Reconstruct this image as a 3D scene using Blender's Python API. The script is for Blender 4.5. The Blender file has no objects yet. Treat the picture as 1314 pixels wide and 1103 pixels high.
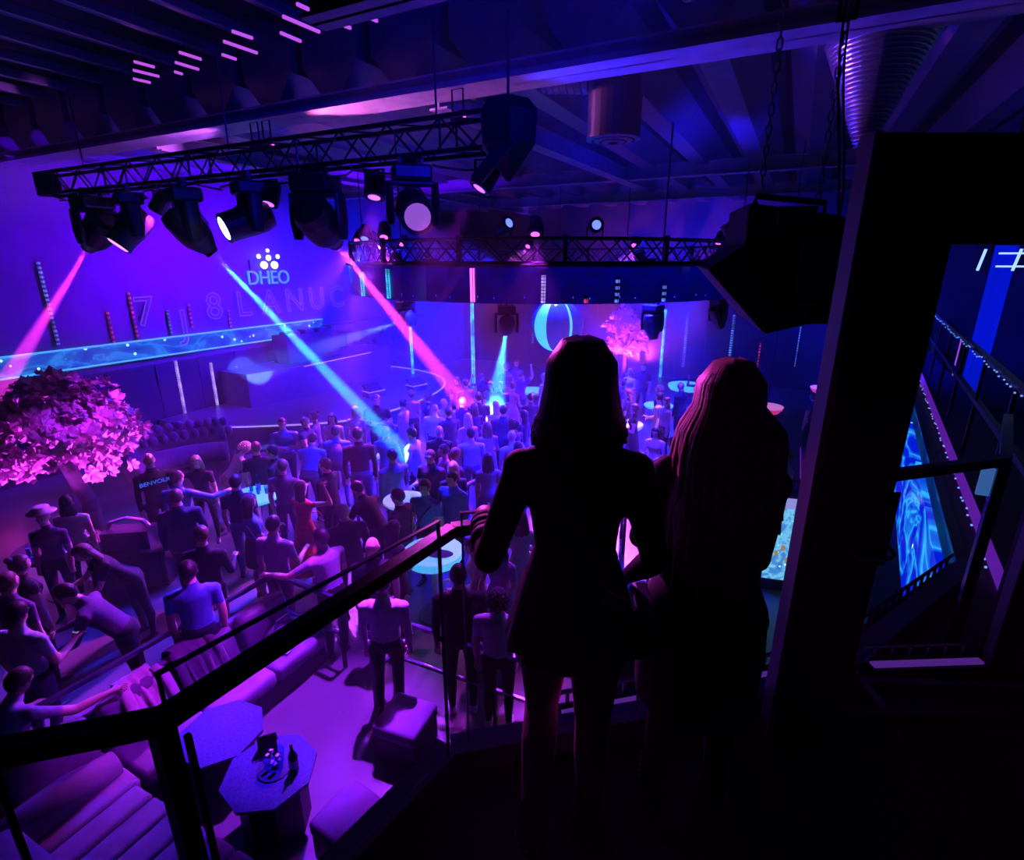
import bpy, bmesh, math, random
import numpy as np
from mathutils import Vector, Matrix, Euler

random.seed(7)
SC = bpy.context.scene
COL = SC.collection
PI = math.pi
R = math.radians

# ------------------------------------------------------------------ camera
# room axes: x across the hall, y along it; the camera stands on a balcony and looks down to the left
FPX, PITCH, YAW, CAMH = 690.0, R(17.4), R(27.1), 4.9
cam = bpy.data.cameras.new('camera')
cam.sensor_width = 36.0
cam.sensor_fit = 'HORIZONTAL'
cam.lens = FPX / 1314.0 * 36.0
cam.clip_start = 0.05
cam.clip_end = 200
camo = bpy.data.objects.new('camera', cam)
COL.objects.link(camo)
camo.location = (0, 0, CAMH)
camo.rotation_euler = (PI / 2 - PITCH, 0, YAW)
SC.camera = camo

def ray(u, v):
    dx, dy = u - 657.0, 551.5 - v
    f = FPX * math.cos(PITCH) + dy * math.sin(PITCH)
    z = -FPX * math.sin(PITCH) + dy * math.cos(PITCH)
    return Vector((dx * math.cos(YAW) - f * math.sin(YAW), dx * math.sin(YAW) + f * math.cos(YAW), z))
def atz(u, v, z):
    r = ray(u, v); k = (z - CAMH) / r.z
    return Vector((r.x * k, r.y * k, z))
def aty(u, v, y):
    r = ray(u, v); k = y / r.y
    return Vector((r.x * k, y, CAMH + r.z * k))
def atx(u, v, x):
    r = ray(u, v); k = x / r.x
    return Vector((x, r.y * k, CAMH + r.z * k))

# ------------------------------------------------------------------ world, exposure
w = bpy.data.worlds.new('world')
SC.world = w
w.use_nodes = True
w.node_tree.nodes['Background'].inputs[0].default_value = (0.01, 0.01, 0.08, 1)
w.node_tree.nodes['Background'].inputs[1].default_value = 0.02
SC.view_settings.view_transform = 'Standard'
SC.view_settings.look = 'None'
SC.view_settings.exposure = 0.0
SC.view_settings.gamma = 1.0
SC.view_settings.use_curve_mapping = False
cy = SC.cycles
cy.use_denoising = True
cy.max_bounces = 5
cy.diffuse_bounces = 2
cy.glossy_bounces = 3
cy.transmission_bounces = 3
cy.transparent_max_bounces = 12
cy.volume_bounces = 0
cy.sample_clamp_indirect = 4.0
cy.caustics_reflective = False
cy.caustics_refractive = False

HAZE = 0.0078          # smoke density of the hall
# colours of the show lights
BLUE = (0.008, 0.006, 1.0)
CYAN = (0.02, 0.35, 1.0)
VIOLET = (0.10, 0.0, 1.0)
PURPLE = (0.36, 0.01, 1.0)
MAGENTA = (1.0, 0.04, 0.75)
PINK = (1.0, 0.08, 0.45)

def lamp(name, loc, target, col, power, deg, blend=0.4, radius=0.08, parent=None, base=None):
    l = bpy.data.lights.new(name, 'SPOT')
    l.color = col; l.energy = power; l.spot_size = R(deg); l.spot_blend = blend
    l.shadow_soft_size = radius
    o = bpy.data.objects.new(name, l)
    COL.objects.link(o)
    d = (Vector(target) - Vector(loc)).normalized()
    o.rotation_euler = d.to_track_quat('-Z', 'Y').to_euler()
    o.location = Vector(loc) - (Vector(base) if base else Vector((0, 0, 0)))
    if parent: o.parent = parent
    return o

# ------------------------------------------------------------------ materials
MATS = {}
def mat(name, col=(0.5, 0.5, 0.5), rough=0.5, metal=0.0, var=0.0, scale=6.0, bump=0.0, emit=None, strength=0.0, sheen=0.0, spec=0.5):
    if name in MATS: return MATS[name]
    m = bpy.data.materials.new(name); m.use_nodes = True
    nt = m.node_tree; b = nt.nodes['Principled BSDF']
    b.inputs['Base Color'].default_value = (*col, 1)
    b.inputs['Roughness'].default_value = rough
    b.inputs['Metallic'].default_value = metal
    b.inputs['Specular IOR Level'].default_value = spec
    if sheen: b.inputs['Sheen Weight'].default_value = sheen
    if var or bump:
        tc = nt.nodes.new('ShaderNodeTexCoord')
        n = nt.nodes.new('ShaderNodeTexNoise')
        n.inputs['Scale'].default_value = scale; n.inputs['Detail'].default_value = 4
        nt.links.new(tc.outputs['Object'], n.inputs['Vector'])
        if var:
            r = nt.nodes.new('ShaderNodeValToRGB')
            r.color_ramp.elements[0].position = 0.3; r.color_ramp.elements[1].position = 0.7
            r.color_ramp.elements[0].color = (*[c * (1 - var) for c in col], 1)
            r.color_ramp.elements[1].color = (*[min(1, c * (1 + var)) for c in col], 1)
            nt.links.new(n.outputs['Fac'], r.inputs['Fac'])
            nt.links.new(r.outputs['Color'], b.inputs['Base Color'])
        if bump:
            bp = nt.nodes.new('ShaderNodeBump')
            bp.inputs['Strength'].default_value = bump; bp.inputs['Distance'].default_value = 0.02
            nt.links.new(n.outputs['Fac'], bp.inputs['Height'])
            nt.links.new(bp.outputs['Normal'], b.inputs['Normal'])
    if emit:
        b.inputs['Emission Color'].default_value = (*emit, 1)
        b.inputs['Emission Strength'].default_value = strength
    MATS[name] = m
    return m

def led_dots(name, col, strength, pitch=0.12, duty=0.5, axis='Z', ramp=None):
    """a bar of separate diodes: emission broken up along one axis"""
    if name in MATS: return MATS[name]
    m = bpy.data.materials.new(name); m.use_nodes = True
    nt = m.node_tree; b = nt.nodes['Principled BSDF']
    b.inputs['Base Color'].default_value = (0.02, 0.02, 0.03, 1)
    tc = nt.nodes.new('ShaderNodeTexCoord'); sp = nt.nodes.new('ShaderNodeSeparateXYZ')
    nt.links.new(tc.outputs['Object'], sp.inputs[0])
    mu = nt.nodes.new('ShaderNodeMath'); mu.operation = 'MULTIPLY'; mu.inputs[1].default_value = 1 / pitch
    fr = nt.nodes.new('ShaderNodeMath'); fr.operation = 'FRACT'
    lt = nt.nodes.new('ShaderNodeMath'); lt.operation = 'LESS_THAN'; lt.inputs[1].default_value = duty
    n = nt.nodes.new('ShaderNodeTexNoise'); n.inputs['Scale'].default_value = 3.0
    pw = nt.nodes.new('ShaderNodeMath'); pw.operation = 'POWER'; pw.inputs[1].default_value = 3.0
    m2 = nt.nodes.new('ShaderNodeMath'); m2.operation = 'MULTIPLY'
    m3 = nt.nodes.new('ShaderNodeMath'); m3.operation = 'MULTIPLY'; m3.inputs[1].default_value = strength * 6
    nt.links.new(tc.outputs['Object'], n.inputs['Vector'])
    nt.links.new(sp.outputs[axis], mu.inputs[0]); nt.links.new(mu.outputs[0], fr.inputs[0]); nt.links.new(fr.outputs[0], lt.inputs[0])
    nt.links.new(n.outputs['Fac'], pw.inputs[0])
    nt.links.new(lt.outputs[0], m2.inputs[0]); nt.links.new(pw.outputs[0], m2.inputs[1]); nt.links.new(m2.outputs[0], m3.inputs[0])
    nt.links.new(m3.outputs[0], b.inputs['Emission Strength'])
    b.inputs['Emission Color'].default_value = (*col, 1)
    MATS[name] = m
    return m

def led_screen(name, base, streak, strength, scale=3.0, stretch=(1, 1, 1), stars=30.0, star_col=(0.3, 0.6, 1.0), star_amt=1.0, thin=0.035):
    """an LED screen that shows flowing light streaks and scattered points"""
    if name in MATS: return MATS[name]
    m = bpy.data.materials.new(name); m.use_nodes = True
    nt = m.node_tree; N = nt.nodes; L = nt.links
    b = N['Principled BSDF']
    b.inputs['Base Color'].default_value = (0.01, 0.01, 0.02, 1); b.inputs['Roughness'].default_value = 0.15
    tc = N.new('ShaderNodeTexCoord'); mp = N.new('ShaderNodeMapping'); mp.inputs['Scale'].default_value = stretch
    oi = N.new('ShaderNodeObjectInfo'); ad = N.new('ShaderNodeVectorMath'); ad.operation = 'ADD'
    sc = N.new('ShaderNodeVectorMath'); sc.operation = 'SCALE'; sc.inputs['Scale'].default_value = 1.0
    L.new(oi.outputs['Location'], sc.inputs[0])
    L.new(tc.outputs['Object'], ad.inputs[0]); L.new(sc.outputs[0], ad.inputs[1]); L.new(ad.outputs[0], mp.inputs['Vector'])
    n = N.new('ShaderNodeTexNoise'); n.inputs['Scale'].default_value = scale; n.inputs['Detail'].default_value = 3; n.inputs['Distortion'].default_value = 1.2
    L.new(mp.outputs[0], n.inputs['Vector'])
    s = N.new('ShaderNodeMath'); s.operation = 'SUBTRACT'; s.inputs[1].default_value = 0.5
    a = N.new('ShaderNodeMath'); a.operation = 'ABSOLUTE'
    L.new(n.outputs['Fac'], s.inputs[0]); L.new(s.outputs[0], a.inputs[0])
    r = N.new('ShaderNodeValToRGB')
    r.color_ramp.elements[0].position = 0.0; r.color_ramp.elements[0].color = (*streak, 1)
    r.color_ramp.elements[1].position = thin * 4; r.color_ramp.elements[1].color = (*base, 1)
    e = r.color_ramp.elements.new(thin); e.color = (*[0.35 * p + 0.65 * q for p, q in zip(streak, base)], 1)
    L.new(a.outputs[0], r.inputs['Fac'])
    v = N.new('ShaderNodeTexVoronoi'); v.inputs['Scale'].default_value = stars
    L.new(ad.outputs[0], v.inputs['Vector'])
    lt = N.new('ShaderNodeMath'); lt.operation = 'LESS_THAN'; lt.inputs[1].default_value = 0.2
    L.new(v.outputs['Distance'], lt.inputs[0])
    gt = N.new('ShaderNodeMath'); gt.operation = 'GREATER_THAN'; gt.inputs[1].default_value = 1 - 0.3 * star_amt
    sx = N.new('ShaderNodeSeparateColor'); L.new(v.outputs['Color'], sx.inputs[0]); L.new(sx.outputs[0], gt.inputs[0])
    mm = N.new('ShaderNodeMath'); mm.operation = 'MULTIPLY'; L.new(lt.outputs[0], mm.inputs[0]); L.new(gt.outputs[0], mm.inputs[1])
    mx = N.new('ShaderNodeMix'); mx.data_type = 'RGBA'
    L.new(mm.outputs[0], mx.inputs['Factor']); L.new(r.outputs['Color'], mx.inputs['A']); mx.inputs['B'].default_value = (*[3 * q for q in star_col], 1)
    L.new(mx.outputs['Result'], b.inputs['Emission Color'])
    b.inputs['Emission Strength'].default_value = strength
    MATS[name] = m
    return m

def glass(name, tint=(0.9, 0.95, 1.0), ior=1.45):
    if name in MATS: return MATS[name]
    m = bpy.data.materials.new(name); m.use_nodes = True
    nt = m.node_tree; nt.nodes.clear()
    o = nt.nodes.new('ShaderNodeOutputMaterial'); mx = nt.nodes.new('ShaderNodeMixShader')
    f = nt.nodes.new('ShaderNodeFresnel'); f.inputs['IOR'].default_value = ior
    t = nt.nodes.new('ShaderNodeBsdfTransparent'); t.inputs[0].default_value = (*tint, 1)
    g = nt.nodes.new('ShaderNodeBsdfGlossy'); g.inputs['Roughness'].default_value = 0.02
    ge = nt.nodes.new('ShaderNodeNewGeometry'); iv = nt.nodes.new('ShaderNodeMath'); iv.operation = 'SUBTRACT'; iv.inputs[0].default_value = 1.0
    ml = nt.nodes.new('ShaderNodeMath'); ml.operation = 'MULTIPLY'
    nt.links.new(ge.outputs['Backfacing'], iv.inputs[1]); nt.links.new(f.outputs[0], ml.inputs[0]); nt.links.new(iv.outputs[0], ml.inputs[1])
    nt.links.new(ml.outputs[0], mx.inputs[0]); nt.links.new(t.outputs[0], mx.inputs[1]); nt.links.new(g.outputs[0], mx.inputs[2])
    nt.links.new(mx.outputs[0], o.inputs['Surface'])
    MATS[name] = m
    return m

# ------------------------------------------------------------------ mesh helpers
class MB:
    def __init__(s): s.bm = bmesh.new()
    def box(s, c, d, rot=None, bevel=0.0):
        mt = Matrix.Translation(Vector(c)) @ (rot.to_4x4() if rot else Matrix.Identity(4)) @ Matrix.Diagonal((*d, 1))
        r = bmesh.ops.create_cube(s.bm, size=1, matrix=mt)
        if bevel:
            es = list({e for v in r['verts'] for e in v.link_edges})
            bmesh.ops.bevel(s.bm, geom=es, offset=bevel, segments=2, affect='EDGES', profile=0.5)
        return s
    def bar(s, a, b, w, h=None):
        """square bar from a to b"""
        a, b = Vector(a), Vector(b); d = b - a
        q = d.to_track_quat('Z', 'Y').to_matrix()
        return s.box((a + b) / 2, (w, h or w, d.length), q)
    def tube(s, pts, rad, n=8, cap=True, flat=None):
        pts = [Vector(p) for p in pts]
        rs = rad if isinstance(rad, (list, tuple)) else [rad] * len(pts)
        rings = []
        up = None
        for i, p in enumerate(pts):
            t = (pts[min(i + 1, len(pts) - 1)] - pts[max(i - 1, 0)]).normalized()
            if up is None:
                up = Vector((0, 0, 1)) if abs(t.z) < 0.9 else Vector((0, 1, 0))
            x = up.cross(t)
            if x.length < 1e-4: x = Vector((1, 0, 0)).cross(t)
            x.normalize(); y = t.cross(x); up = y
            fx = flat[0] if flat else 1; fy = flat[1] if flat else 1
            rings.append([s.bm.verts.new(p + (x * math.cos(2 * PI * k / n) * fx + y * math.sin(2 * PI * k / n) * fy) * rs[i]) for k in range(n)])
        for A, B in zip(rings, rings[1:]):
            for k in range(n):
                s.bm.faces.new((A[k], A[(k + 1) % n], B[(k + 1) % n], B[k]))
        if cap:
            s.bm.faces.new(rings[0][::-1]); s.bm.faces.new(rings[-1])
        return s
    def rings(s, secs, n=16, cap=True, wob=None):
        """stack of ellipses (x, y, z, rx, ry)"""
        rr = []
        for i, (x, y, z, rx, ry) in enumerate(secs):
            rr.append([s.bm.verts.new((x + rx * math.cos(2 * PI * k / n) * (wob(k, i) if wob else 1), y + ry * math.sin(2 * PI * k / n) * (wob(k, i) if wob else 1), z)) for k in range(n)])
        for A, B in zip(rr, rr[1:]):
            for k in range(n):
                s.bm.faces.new((A[k], A[(k + 1) % n], B[(k + 1) % n], B[k]))
        if cap:
            s.bm.faces.new(rr[0][::-1]); s.bm.faces.new(rr[-1])
        return s
    def lathe(s, prof, n=20, M=None, cap=True):
        rr = []
        for r, z in prof:
            rr.append([s.bm.verts.new((r * math.cos(2 * PI * k / n), r * math.sin(2 * PI * k / n), z)) for k in range(n)])
        for A, B in zip(rr, rr[1:]):
            for k in range(n):
                s.bm.faces.new((A[k], A[(k + 1) % n], B[(k + 1) % n], B[k]))
        if cap:
            s.bm.faces.new(rr[0][::-1]); s.bm.faces.new(rr[-1])
        if M:
            bmesh.ops.transform(s.bm, matrix=M, verts=[v for q in rr for v in q])
        return s
    def ell(s, c, r, rot=None, sub=2):
        mt = Matrix.Translation(Vector(c)) @ (rot.to_4x4() if rot else Matrix.Identity(4)) @ Matrix.Diagonal((*r, 1))
        bmesh.ops.create_icosphere(s.bm, subdivisions=sub, radius=1, matrix=mt)
        return s
    def prism(s, poly, z0, z1):
        a = [s.bm.verts.new((x, y, z0)) for x, y in poly]; b = [s.bm.verts.new((x, y, z1)) for x, y in poly]
        n = len(poly)
        for k in range(n): s.bm.faces.new((a[k], a[(k + 1) % n], b[(k + 1) % n], b[k]))
        s.bm.faces.new(a[::-1]); s.bm.faces.new(b)
        return s
    def quad(s, a, b, c, d):
        s.bm.faces.new([s.bm.verts.new(Vector(p)) for p in (a, b, c, d)]); return s
    def mesh(s, name, m=None, smooth=False):
        bmesh.ops.recalc_face_normals(s.bm, faces=s.bm.faces)
        me = bpy.data.meshes.new(name); s.bm.to_mesh(me); s.bm.free()
        if m:
            me.materials.append(m)
        if smooth:
            me.polygons.foreach_set('use_smooth', [True] * len(me.polygons))
        return me
    def obj(s, name, m=None, parent=None, smooth=False, loc=None, mtx=None):
        return link(name, s.mesh(name, m, smooth), parent, loc, mtx)

def link(name, me, parent=None, loc=None, mtx=None):
    o = bpy.data.objects.new(name, me); COL.objects.link(o)
    if parent: o.parent = parent
    if loc is not None: o.location = loc
    if mtx is not None: o.matrix_local = mtx
    return o

def thing(name, label, cat, loc=(0, 0, 0), rz=0.0, group=None):
    o = bpy.data.objects.new(name, None); COL.objects.link(o)
    o.empty_display_size = 0.1
    o.location = loc; o.rotation_euler = (0, 0, rz)
    return tag(o, label, cat, group)
def tag(o, label, cat, group=None):
    o['label'] = label; o['category'] = cat
    if group: o['group'] = group
    return o
def struct(o):
    o['kind'] = 'structure'; return o
def stuff(o):
    o['kind'] = 'stuff'; return o
def copy_tree(o, parent=None):
    c = o.copy(); COL.objects.link(c)
    if parent: c.parent = parent
    for ch in list(o.children): copy_tree(ch, c)
    return c
def rot_to(d, up='Z'):
    return Vector(d).to_track_quat(up, 'Y').to_matrix()

# shared materials
BLACK = mat('black_metal', (0.012, 0.012, 0.014), 0.38, 0.6, var=0.2)
BLACKP = mat('black_plastic', (0.012, 0.012, 0.014), 0.45, 0.0, var=0.2)
STEEL = mat('dark_steel', (0.10, 0.10, 0.11), 0.35, 0.9, var=0.2)
ALU = mat('aluminium', (0.55, 0.55, 0.58), 0.3, 0.9, var=0.1)
BLACKW = mat('matt_black_paint', (0.010, 0.010, 0.013), 0.6, 0.0, var=0.2, scale=3)
SOFA = mat('sofa_velvet', (0.16, 0.09, 0.22), 0.7, 0.0, var=0.15, scale=9, bump=0.1, sheen=0.05)
GLASS = glass('clear_glass')
# ================================================================== STRUCTURE
floor_m = mat('polished_floor', (0.10, 0.095, 0.11), 0.3, 0.0, var=0.25, scale=1.2, bump=0.02)
wall_m = mat('dark_wall_paint', (0.035, 0.035, 0.045), 0.55, 0.0, var=0.3, scale=1.5)
panel_m = mat('glossy_wall_panel', (0.02, 0.02, 0.03), 0.16, 0.0, var=0.2, scale=2)
ceil_m = mat('ceiling_deck_metal', (0.10, 0.10, 0.12), 0.42, 0.7, var=0.2, scale=4)
steel_beam_m = mat('painted_steel_beam', (0.38, 0.36, 0.40), 0.42, 0.2, var=0.2, scale=4)
balcony_m = mat('balcony_black_floor', (0.012, 0.012, 0.015), 0.5, 0.0, var=0.3, scale=3)

fl = struct(MB().box((-1, 10.5, -0.1), (30, 30, 0.2)).obj('floor', floor_m))
struct(MB().box((-15.35, 10.4, 4.1), (0.3, 30, 8.2)).obj('wall_left', wall_m))
wb = struct(MB().box((-1, 24.2, 4.1), (28.4, 0.3, 8.2)).obj('wall_back', wall_m))
struct(MB().box((12.35, 10.4, 4.1), (0.3, 30, 8.2)).obj('wall_right', wall_m))
struct(MB().box((-1, -4.25, 4.1), (28.4, 0.3, 8.2)).obj('wall_front', wall_m))
ce = struct(MB().box((-1, 10.2, 8.3), (30, 29.5, 0.2)).obj('ceiling', mat('ceiling_black', (0.03, 0.03, 0.04), 0.6, 0.2, var=0.2)))
wl = bpy.data.objects['wall_left']
# tall glossy panels along the two far walls
pm = MB().box((0, 0, 0), (0.05, 1.16, 2.2), bevel=0.008).mesh('panel', panel_m)
for k in range(16):
    link('panel', pm, wl, (-15.175, 0.6 + k * 1.2, 1.15))
pm2 = MB().box((0, 0, 0), (1.16, 0.05, 4.2), bevel=0.008).mesh('panel', mat('back_wall_panel', (0.03, 0.03, 0.045), 0.22, 0.0, var=0.2, scale=2))
for k in range(22):
    link('panel', pm2, wb, (-14.5 + k * 1.2, 24.03, 2.15))

# ceiling: downstanding trapezoid ribs closed off at the main beam
rib_m = mat('rib_metal', (0.20, 0.20, 0.23), 0.38, 0.75, var=0.15, scale=5)
b = MB(); y0, y1 = 0.0, 16.6
sec = [(-0.48, 0.36), (-0.165, 0.0), (0.165, 0.0), (0.48, 0.36), (0.48, 1.15), (-0.48, 1.15)]
A = [b.bm.verts.new((x, y0, z)) for x, z in sec]; B_ = [b.bm.verts.new((x, y1, z)) for x, z in sec]
for k in range(6): b.bm.faces.new((A[k], A[(k + 1) % 6], B_[(k + 1) % 6], B_[k]))
b.bm.faces.new(A[::-1]); b.bm.faces.new(B_)
ribme = b.mesh('rib', rib_m)
for k in range(20):
    link('rib', ribme, ce, (-14.26 + k * 1.19, 6.25, 7.04))
# slim reflecting ridges on the near part of the deck
ridge = MB().box((0, 0, 0), (0.035, 0.7, 0.05), bevel=0.006).mesh('ridge', ALU)
for k in range(26):
    link('ridge', ridge, ce, (-14.2 + k * 1.0, 3.2, 7.9)).scale = (3, 9, 3)

dash_m = mat('pink_ceiling_glow', (0.5, 0.2, 0.5), 0.3, emit=(0.75, 0.12, 1.0), strength=0.75)  # short pink ceiling dashes, built as glowing bars on hangers
for segs, lb in (([(172, 79, 198, 86), (171, 90, 204, 98), (171, 101, 193, 106)], 'cluster of three glowing pink ceiling dashes, first from the left'), ([(230, 67, 258, 76), (225, 80, 255, 89), (224, 92, 234, 95)], 'cluster of three glowing pink ceiling dashes, second from the left'), ([(298, 40, 324, 49), (287, 53, 330, 68), (285, 70, 303, 76)], 'cluster of three glowing pink ceiling dashes, third from the left'), ([(381, 5, 396, 12), (363, 21, 410, 41), (360, 42, 386, 53)], 'cluster of three glowing pink ceiling dashes, fourth from the left'), ([(447, 9, 484, 27), (442, 33, 450, 36)], 'pair of glowing violet ceiling dashes nearest to the top edge')):
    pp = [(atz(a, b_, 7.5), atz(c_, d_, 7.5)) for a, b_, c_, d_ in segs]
    t = thing('ceiling_glow_dash', lb, 'light', pp[0][0])
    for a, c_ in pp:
        MB().bar(a - pp[0][0], c_ - pp[0][0], 0.03).obj('tube', dash_m, t)
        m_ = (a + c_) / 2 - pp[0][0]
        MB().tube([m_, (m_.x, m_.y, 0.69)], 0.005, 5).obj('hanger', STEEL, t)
def ibeam(name, a, bb, hgt, wid):
    a, bb = Vector(a), Vector(bb); d = bb - a
    q = rot_to(d); L = d.length; m = MB()
    up = Vector((0, 0, 1))
    for dz, hh, ww in ((0.012, 0.024, wid), (hgt / 2, hgt, 0.03), (hgt - 0.012, 0.024, wid)):
        side = d.normalized().cross(up)
        c = (a + bb) / 2 + up * dz
        m.box(c, (1, 1, 1), Matrix((side * ww, d.normalized() * L, up * hh)).transposed())
    return struct(m.obj(name, steel_beam_m))
ibeam('ceiling_beam', (-15, 6.38, 6.86), (12, 6.38, 6.86), 0.17, 0.52)
ibeam('ceiling_beam', (-4.45, 6.6, 6.78), (-4.15, 15.6, 6.78), 0.3, 0.28)
ibeam('ceiling_beam', (-15, 14.2, 6.8), (12, 14.2, 6.8), 0.3, 0.3)
ibeam('ceiling_beam', (4.0, 6.6, 6.78), (4.0, 22, 6.78), 0.3, 0.28)
ibeam('ceiling_beam', (-10.5, 6.6, 6.78), (-10.5, 22, 6.78), 0.3, 0.28)
ibeam('ceiling_beam', (-15, 19.0, 6.8), (12, 19.0, 6.8), 0.3, 0.3)
ibeam('ceiling_beam', (-3, 3.05, 6.35), (12, 3.05, 6.35), 0.25, 0.22)

# galleries: the camera's balcony with the right-hand mezzanine as one deck
EDGE = [(-3.1, -1.6), (-1.12, 0.42), (-0.97, 1.37), (0.19, 2.33), (0.51, 2.71), (1.24, 4.05), (2.02, 11.8), (2.4, 23.0)]
deck = EDGE + [(3.35, 23.0), (2.25, 4.5), (2.6, 3.7), (12.1, 3.6), (12.1, -4.0), (-3.1, -4.0)]
struct(MB().prism(deck, 2.62, 2.95).obj('balcony_floor', balcony_m))
for y in (5.4, 10.0, 14.6, 19.2):
    struct(MB().box((2.3 + (y - 5) * .055, y, 1.31), (0.26, 0.26, 2.62), bevel=0.01).obj('column', wall_m))

# LED fascia of the right mezzanine: a glowing screen that slopes along the edge
lscr = led_screen('blue_wave_screen', (0.0, 0.01, 0.6), (0.03, 0.5, 1.0), 1.2, scale=1.6, stretch=(0.45, 0.5, 1.5), stars=9, star_amt=0.15, thin=0.02)
t = thing('led_fascia', 'bright blue LED fascia with lightning pattern along the right mezzanine edge', 'screen', (1.24, 4.05, 2.95))
d = Vector((2.02, 11.8, 0)) - Vector((1.24, 4.05, 0)); d.normalize(); nrm = Vector((-d.y, d.x, 0))
q = Matrix((d, nrm, Vector((0, 0, 1)))).transposed()
sm_ = MB().box((0, 0, 0), (1.27, 0.05, 0.74)).mesh('screen_panel', lscr)
for k in range(10):
    o = link('screen_panel', sm_, t); o.matrix_local = Matrix.Translation(d * (0.66 + k * 1.29) + nrm * 0.13 + Vector((0, 0, -0.42))) @ q.to_4x4() @ Matrix.Rotation(R(3), 4, 'X')
MB().box(d * 6.5 + Vector((0, 0, 0.0)) + nrm * 0.01, (13.2, 0.07, 0.04), q).obj('top_rail', STEEL, t)
MB().box(d * 6.5 + Vector((0, 0, 0.03)) - nrm * 0.16, (13.2, 0.05, 0.05), q).obj('violet_edge', mat('violet_edge', (0.3, 0.2, 0.5), 0.4, emit=(0.35, 0.03, 0.9), strength=0.35), t)
# railing with fairy lights on the mezzanine edge
t = thing('mezzanine_railing', 'dark metal railing with rows of tiny lights along the right mezzanine', 'railing', (1.24, 4.05, 2.95))
for k in range(9):
    p = d * (0.15 + k * 1.5) - nrm * 0.3
    MB().bar(p, p + Vector((0, 0, 1.0)), 0.03).obj('post', BLACK, t)
for zz in (1.0, 0.55):
    MB().bar(d * 0.1 - nrm * 0.3 + Vector((0, 0, zz)), d * 12.2 - nrm * 0.3 + Vector((0, 0, zz)), 0.05).obj('rail', BLACK, t)
b = MB()
for k in range(70):
    for dz in (0.98, 0.06):
        b.box(d * (0.1 + k * 0.17 + random.uniform(-.07, .07)) + nrm * (-0.26 if dz > 0.5 else -0.1) + Vector((0, 0, dz + random.uniform(-.02, .02))), (0.012, 0.012, 0.012))
o = stuff(b.obj('fairy_lights', mat('fairy_light', (0.2, 0.3, 0.6), 0.4, emit=(0.2, 0.35, 1.0), strength=1.2), t))

# LED ribbon on the left wall gallery
rscr = led_screen('cyan_ribbon_screen', (0.0, 0.015, 0.5), (0.02, 0.32, 1.0), 0.75, scale=1.2, stretch=(1, 0.7, 1.6), stars=5, star_amt=0.9, thin=0.05)
t = thing('led_ribbon', 'long cyan LED ribbon running along the left gallery front', 'screen', (-15.1, 8, 2.45))
rm = MB().box((0, 0, 0), (0.08, 1.58, 0.42)).mesh('screen_panel', rscr)
for k in range(8):
    link('screen_panel', rm, t, (0, -5.6 + k * 1.6, 0.24))
MB().box((0.03, 0, 0.47), (0.14, 12.8, 0.03)).obj('upper_trim', mat('cyan_trim', (0.1, 0.3, 0.5), 0.3, emit=(0.06, 0.55, 1.0), strength=0.8), t)
MB().box((0.03, 0, 0.01), (0.14, 12.8, 0.03)).obj('lower_trim', mat('cyan_trim'), t)
struct(MB().box((-14.9, 17.5, 2.6), (0.7, 6.4, 0.22)).obj('trim_1', wall_m))

# ------------------------------------------------------------------ stage
SZ = 0.75
pts = [(-13.6, 8.2), (-12.5, 8.75), (-10.6, 10.15), (-10.1, 11.2), (-9.95, 12.6), (-10.1, 14.2), (-10.6, 15.6), (-11.6, 16.7), (-13.2, 17.3), (-15.1, 17.4), (-15.1, 8.2)]
def smooth_poly(p, it=2):
    for _ in range(it):
        q = [p[0]]
        for a, b in zip(p, p[1:]):
            q.append((0.75 * a[0] + 0.25 * b[0], 0.75 * a[1] + 0.25 * b[1])); q.append((0.25 * a[0] + 0.75 * b[0], 0.25 * a[1] + 0.75 * b[1]))
        q.append(p[-1]); p = q
    return p
front = smooth_poly(pts[:10])
st = thing('stage', 'low stage with a curved front and a glowing edge line', 'stage', (0, 0, 0))
MB().prism(front + [(-15.1, 8.2)], 0.0, SZ).obj('stage_deck', mat('stage_deck', (0.07, 0.07, 0.09), 0.3, 0.0, var=0.3, scale=2), st)
MB().tube([Vector((x + 0.015, y, SZ)) for x, y in front], 0.022, 6).obj('edge_light', mat('edge_light', (0.3, 0.2, 0.6), 0.4, emit=(0.42, 0.25, 1.0), strength=1.1), st)
MB().prism([(-15.1, 10.2), (-13.9, 10.2), (-13.5, 12), (-13.5, 15), (-13.9, 16.6), (-15.1, 16.6)], SZ, 1.75).obj('riser', mat('riser', (0.05, 0.05, 0.07), 0.3, var=0.2), st)
b = MB()
for k in range(26):
    b.box((-13.48, 12.0 + k * 0.12, 1.74), (0.03, 0.075, 0.025))
stuff(b.obj('riser_lights', mat('riser_light', (0.4, 0.2, 0.6), 0.4, emit=(0.6, 0.25, 1.0), strength=1.2), st))
# frames of stage monitors: tilted wedge boxes with light rims
def wedge(x, y, z, rz, label):
    t = thing('stage_monitor', label, 'speaker', (x, y, z), rz)
    MB().prism([(-0.3, -0.2), (0.3, -0.2), (0.3, 0.2), (-0.3, 0.2)], 0.0, 0.18).obj('cabinet', BLACKP, t)
    q = Matrix.Rotation(R(35), 3, 'X')
    MB().box((0, 0.02, 0.25), (0.58, 0.44, 0.06), q, bevel=0.01).obj('grille', BLACK, t)
    b = MB()
    for a, c in (((-0.3, -0.2), (0.3, -0.2)), ((0.3, -0.2), (0.3, 0.2)), ((-0.3, -0.2), (-0.3, 0.2))):
        b.bar((a[0], a[1], 0.19), (c[0], c[1], 0.19), 0.018)
    b.obj('rim', mat('edge_light'), t)
p = atz(345, 512, SZ); wedge(p.x, p.y, SZ, R(60), 'wedge monitor with a lit rim at the near end of the stage')
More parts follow.
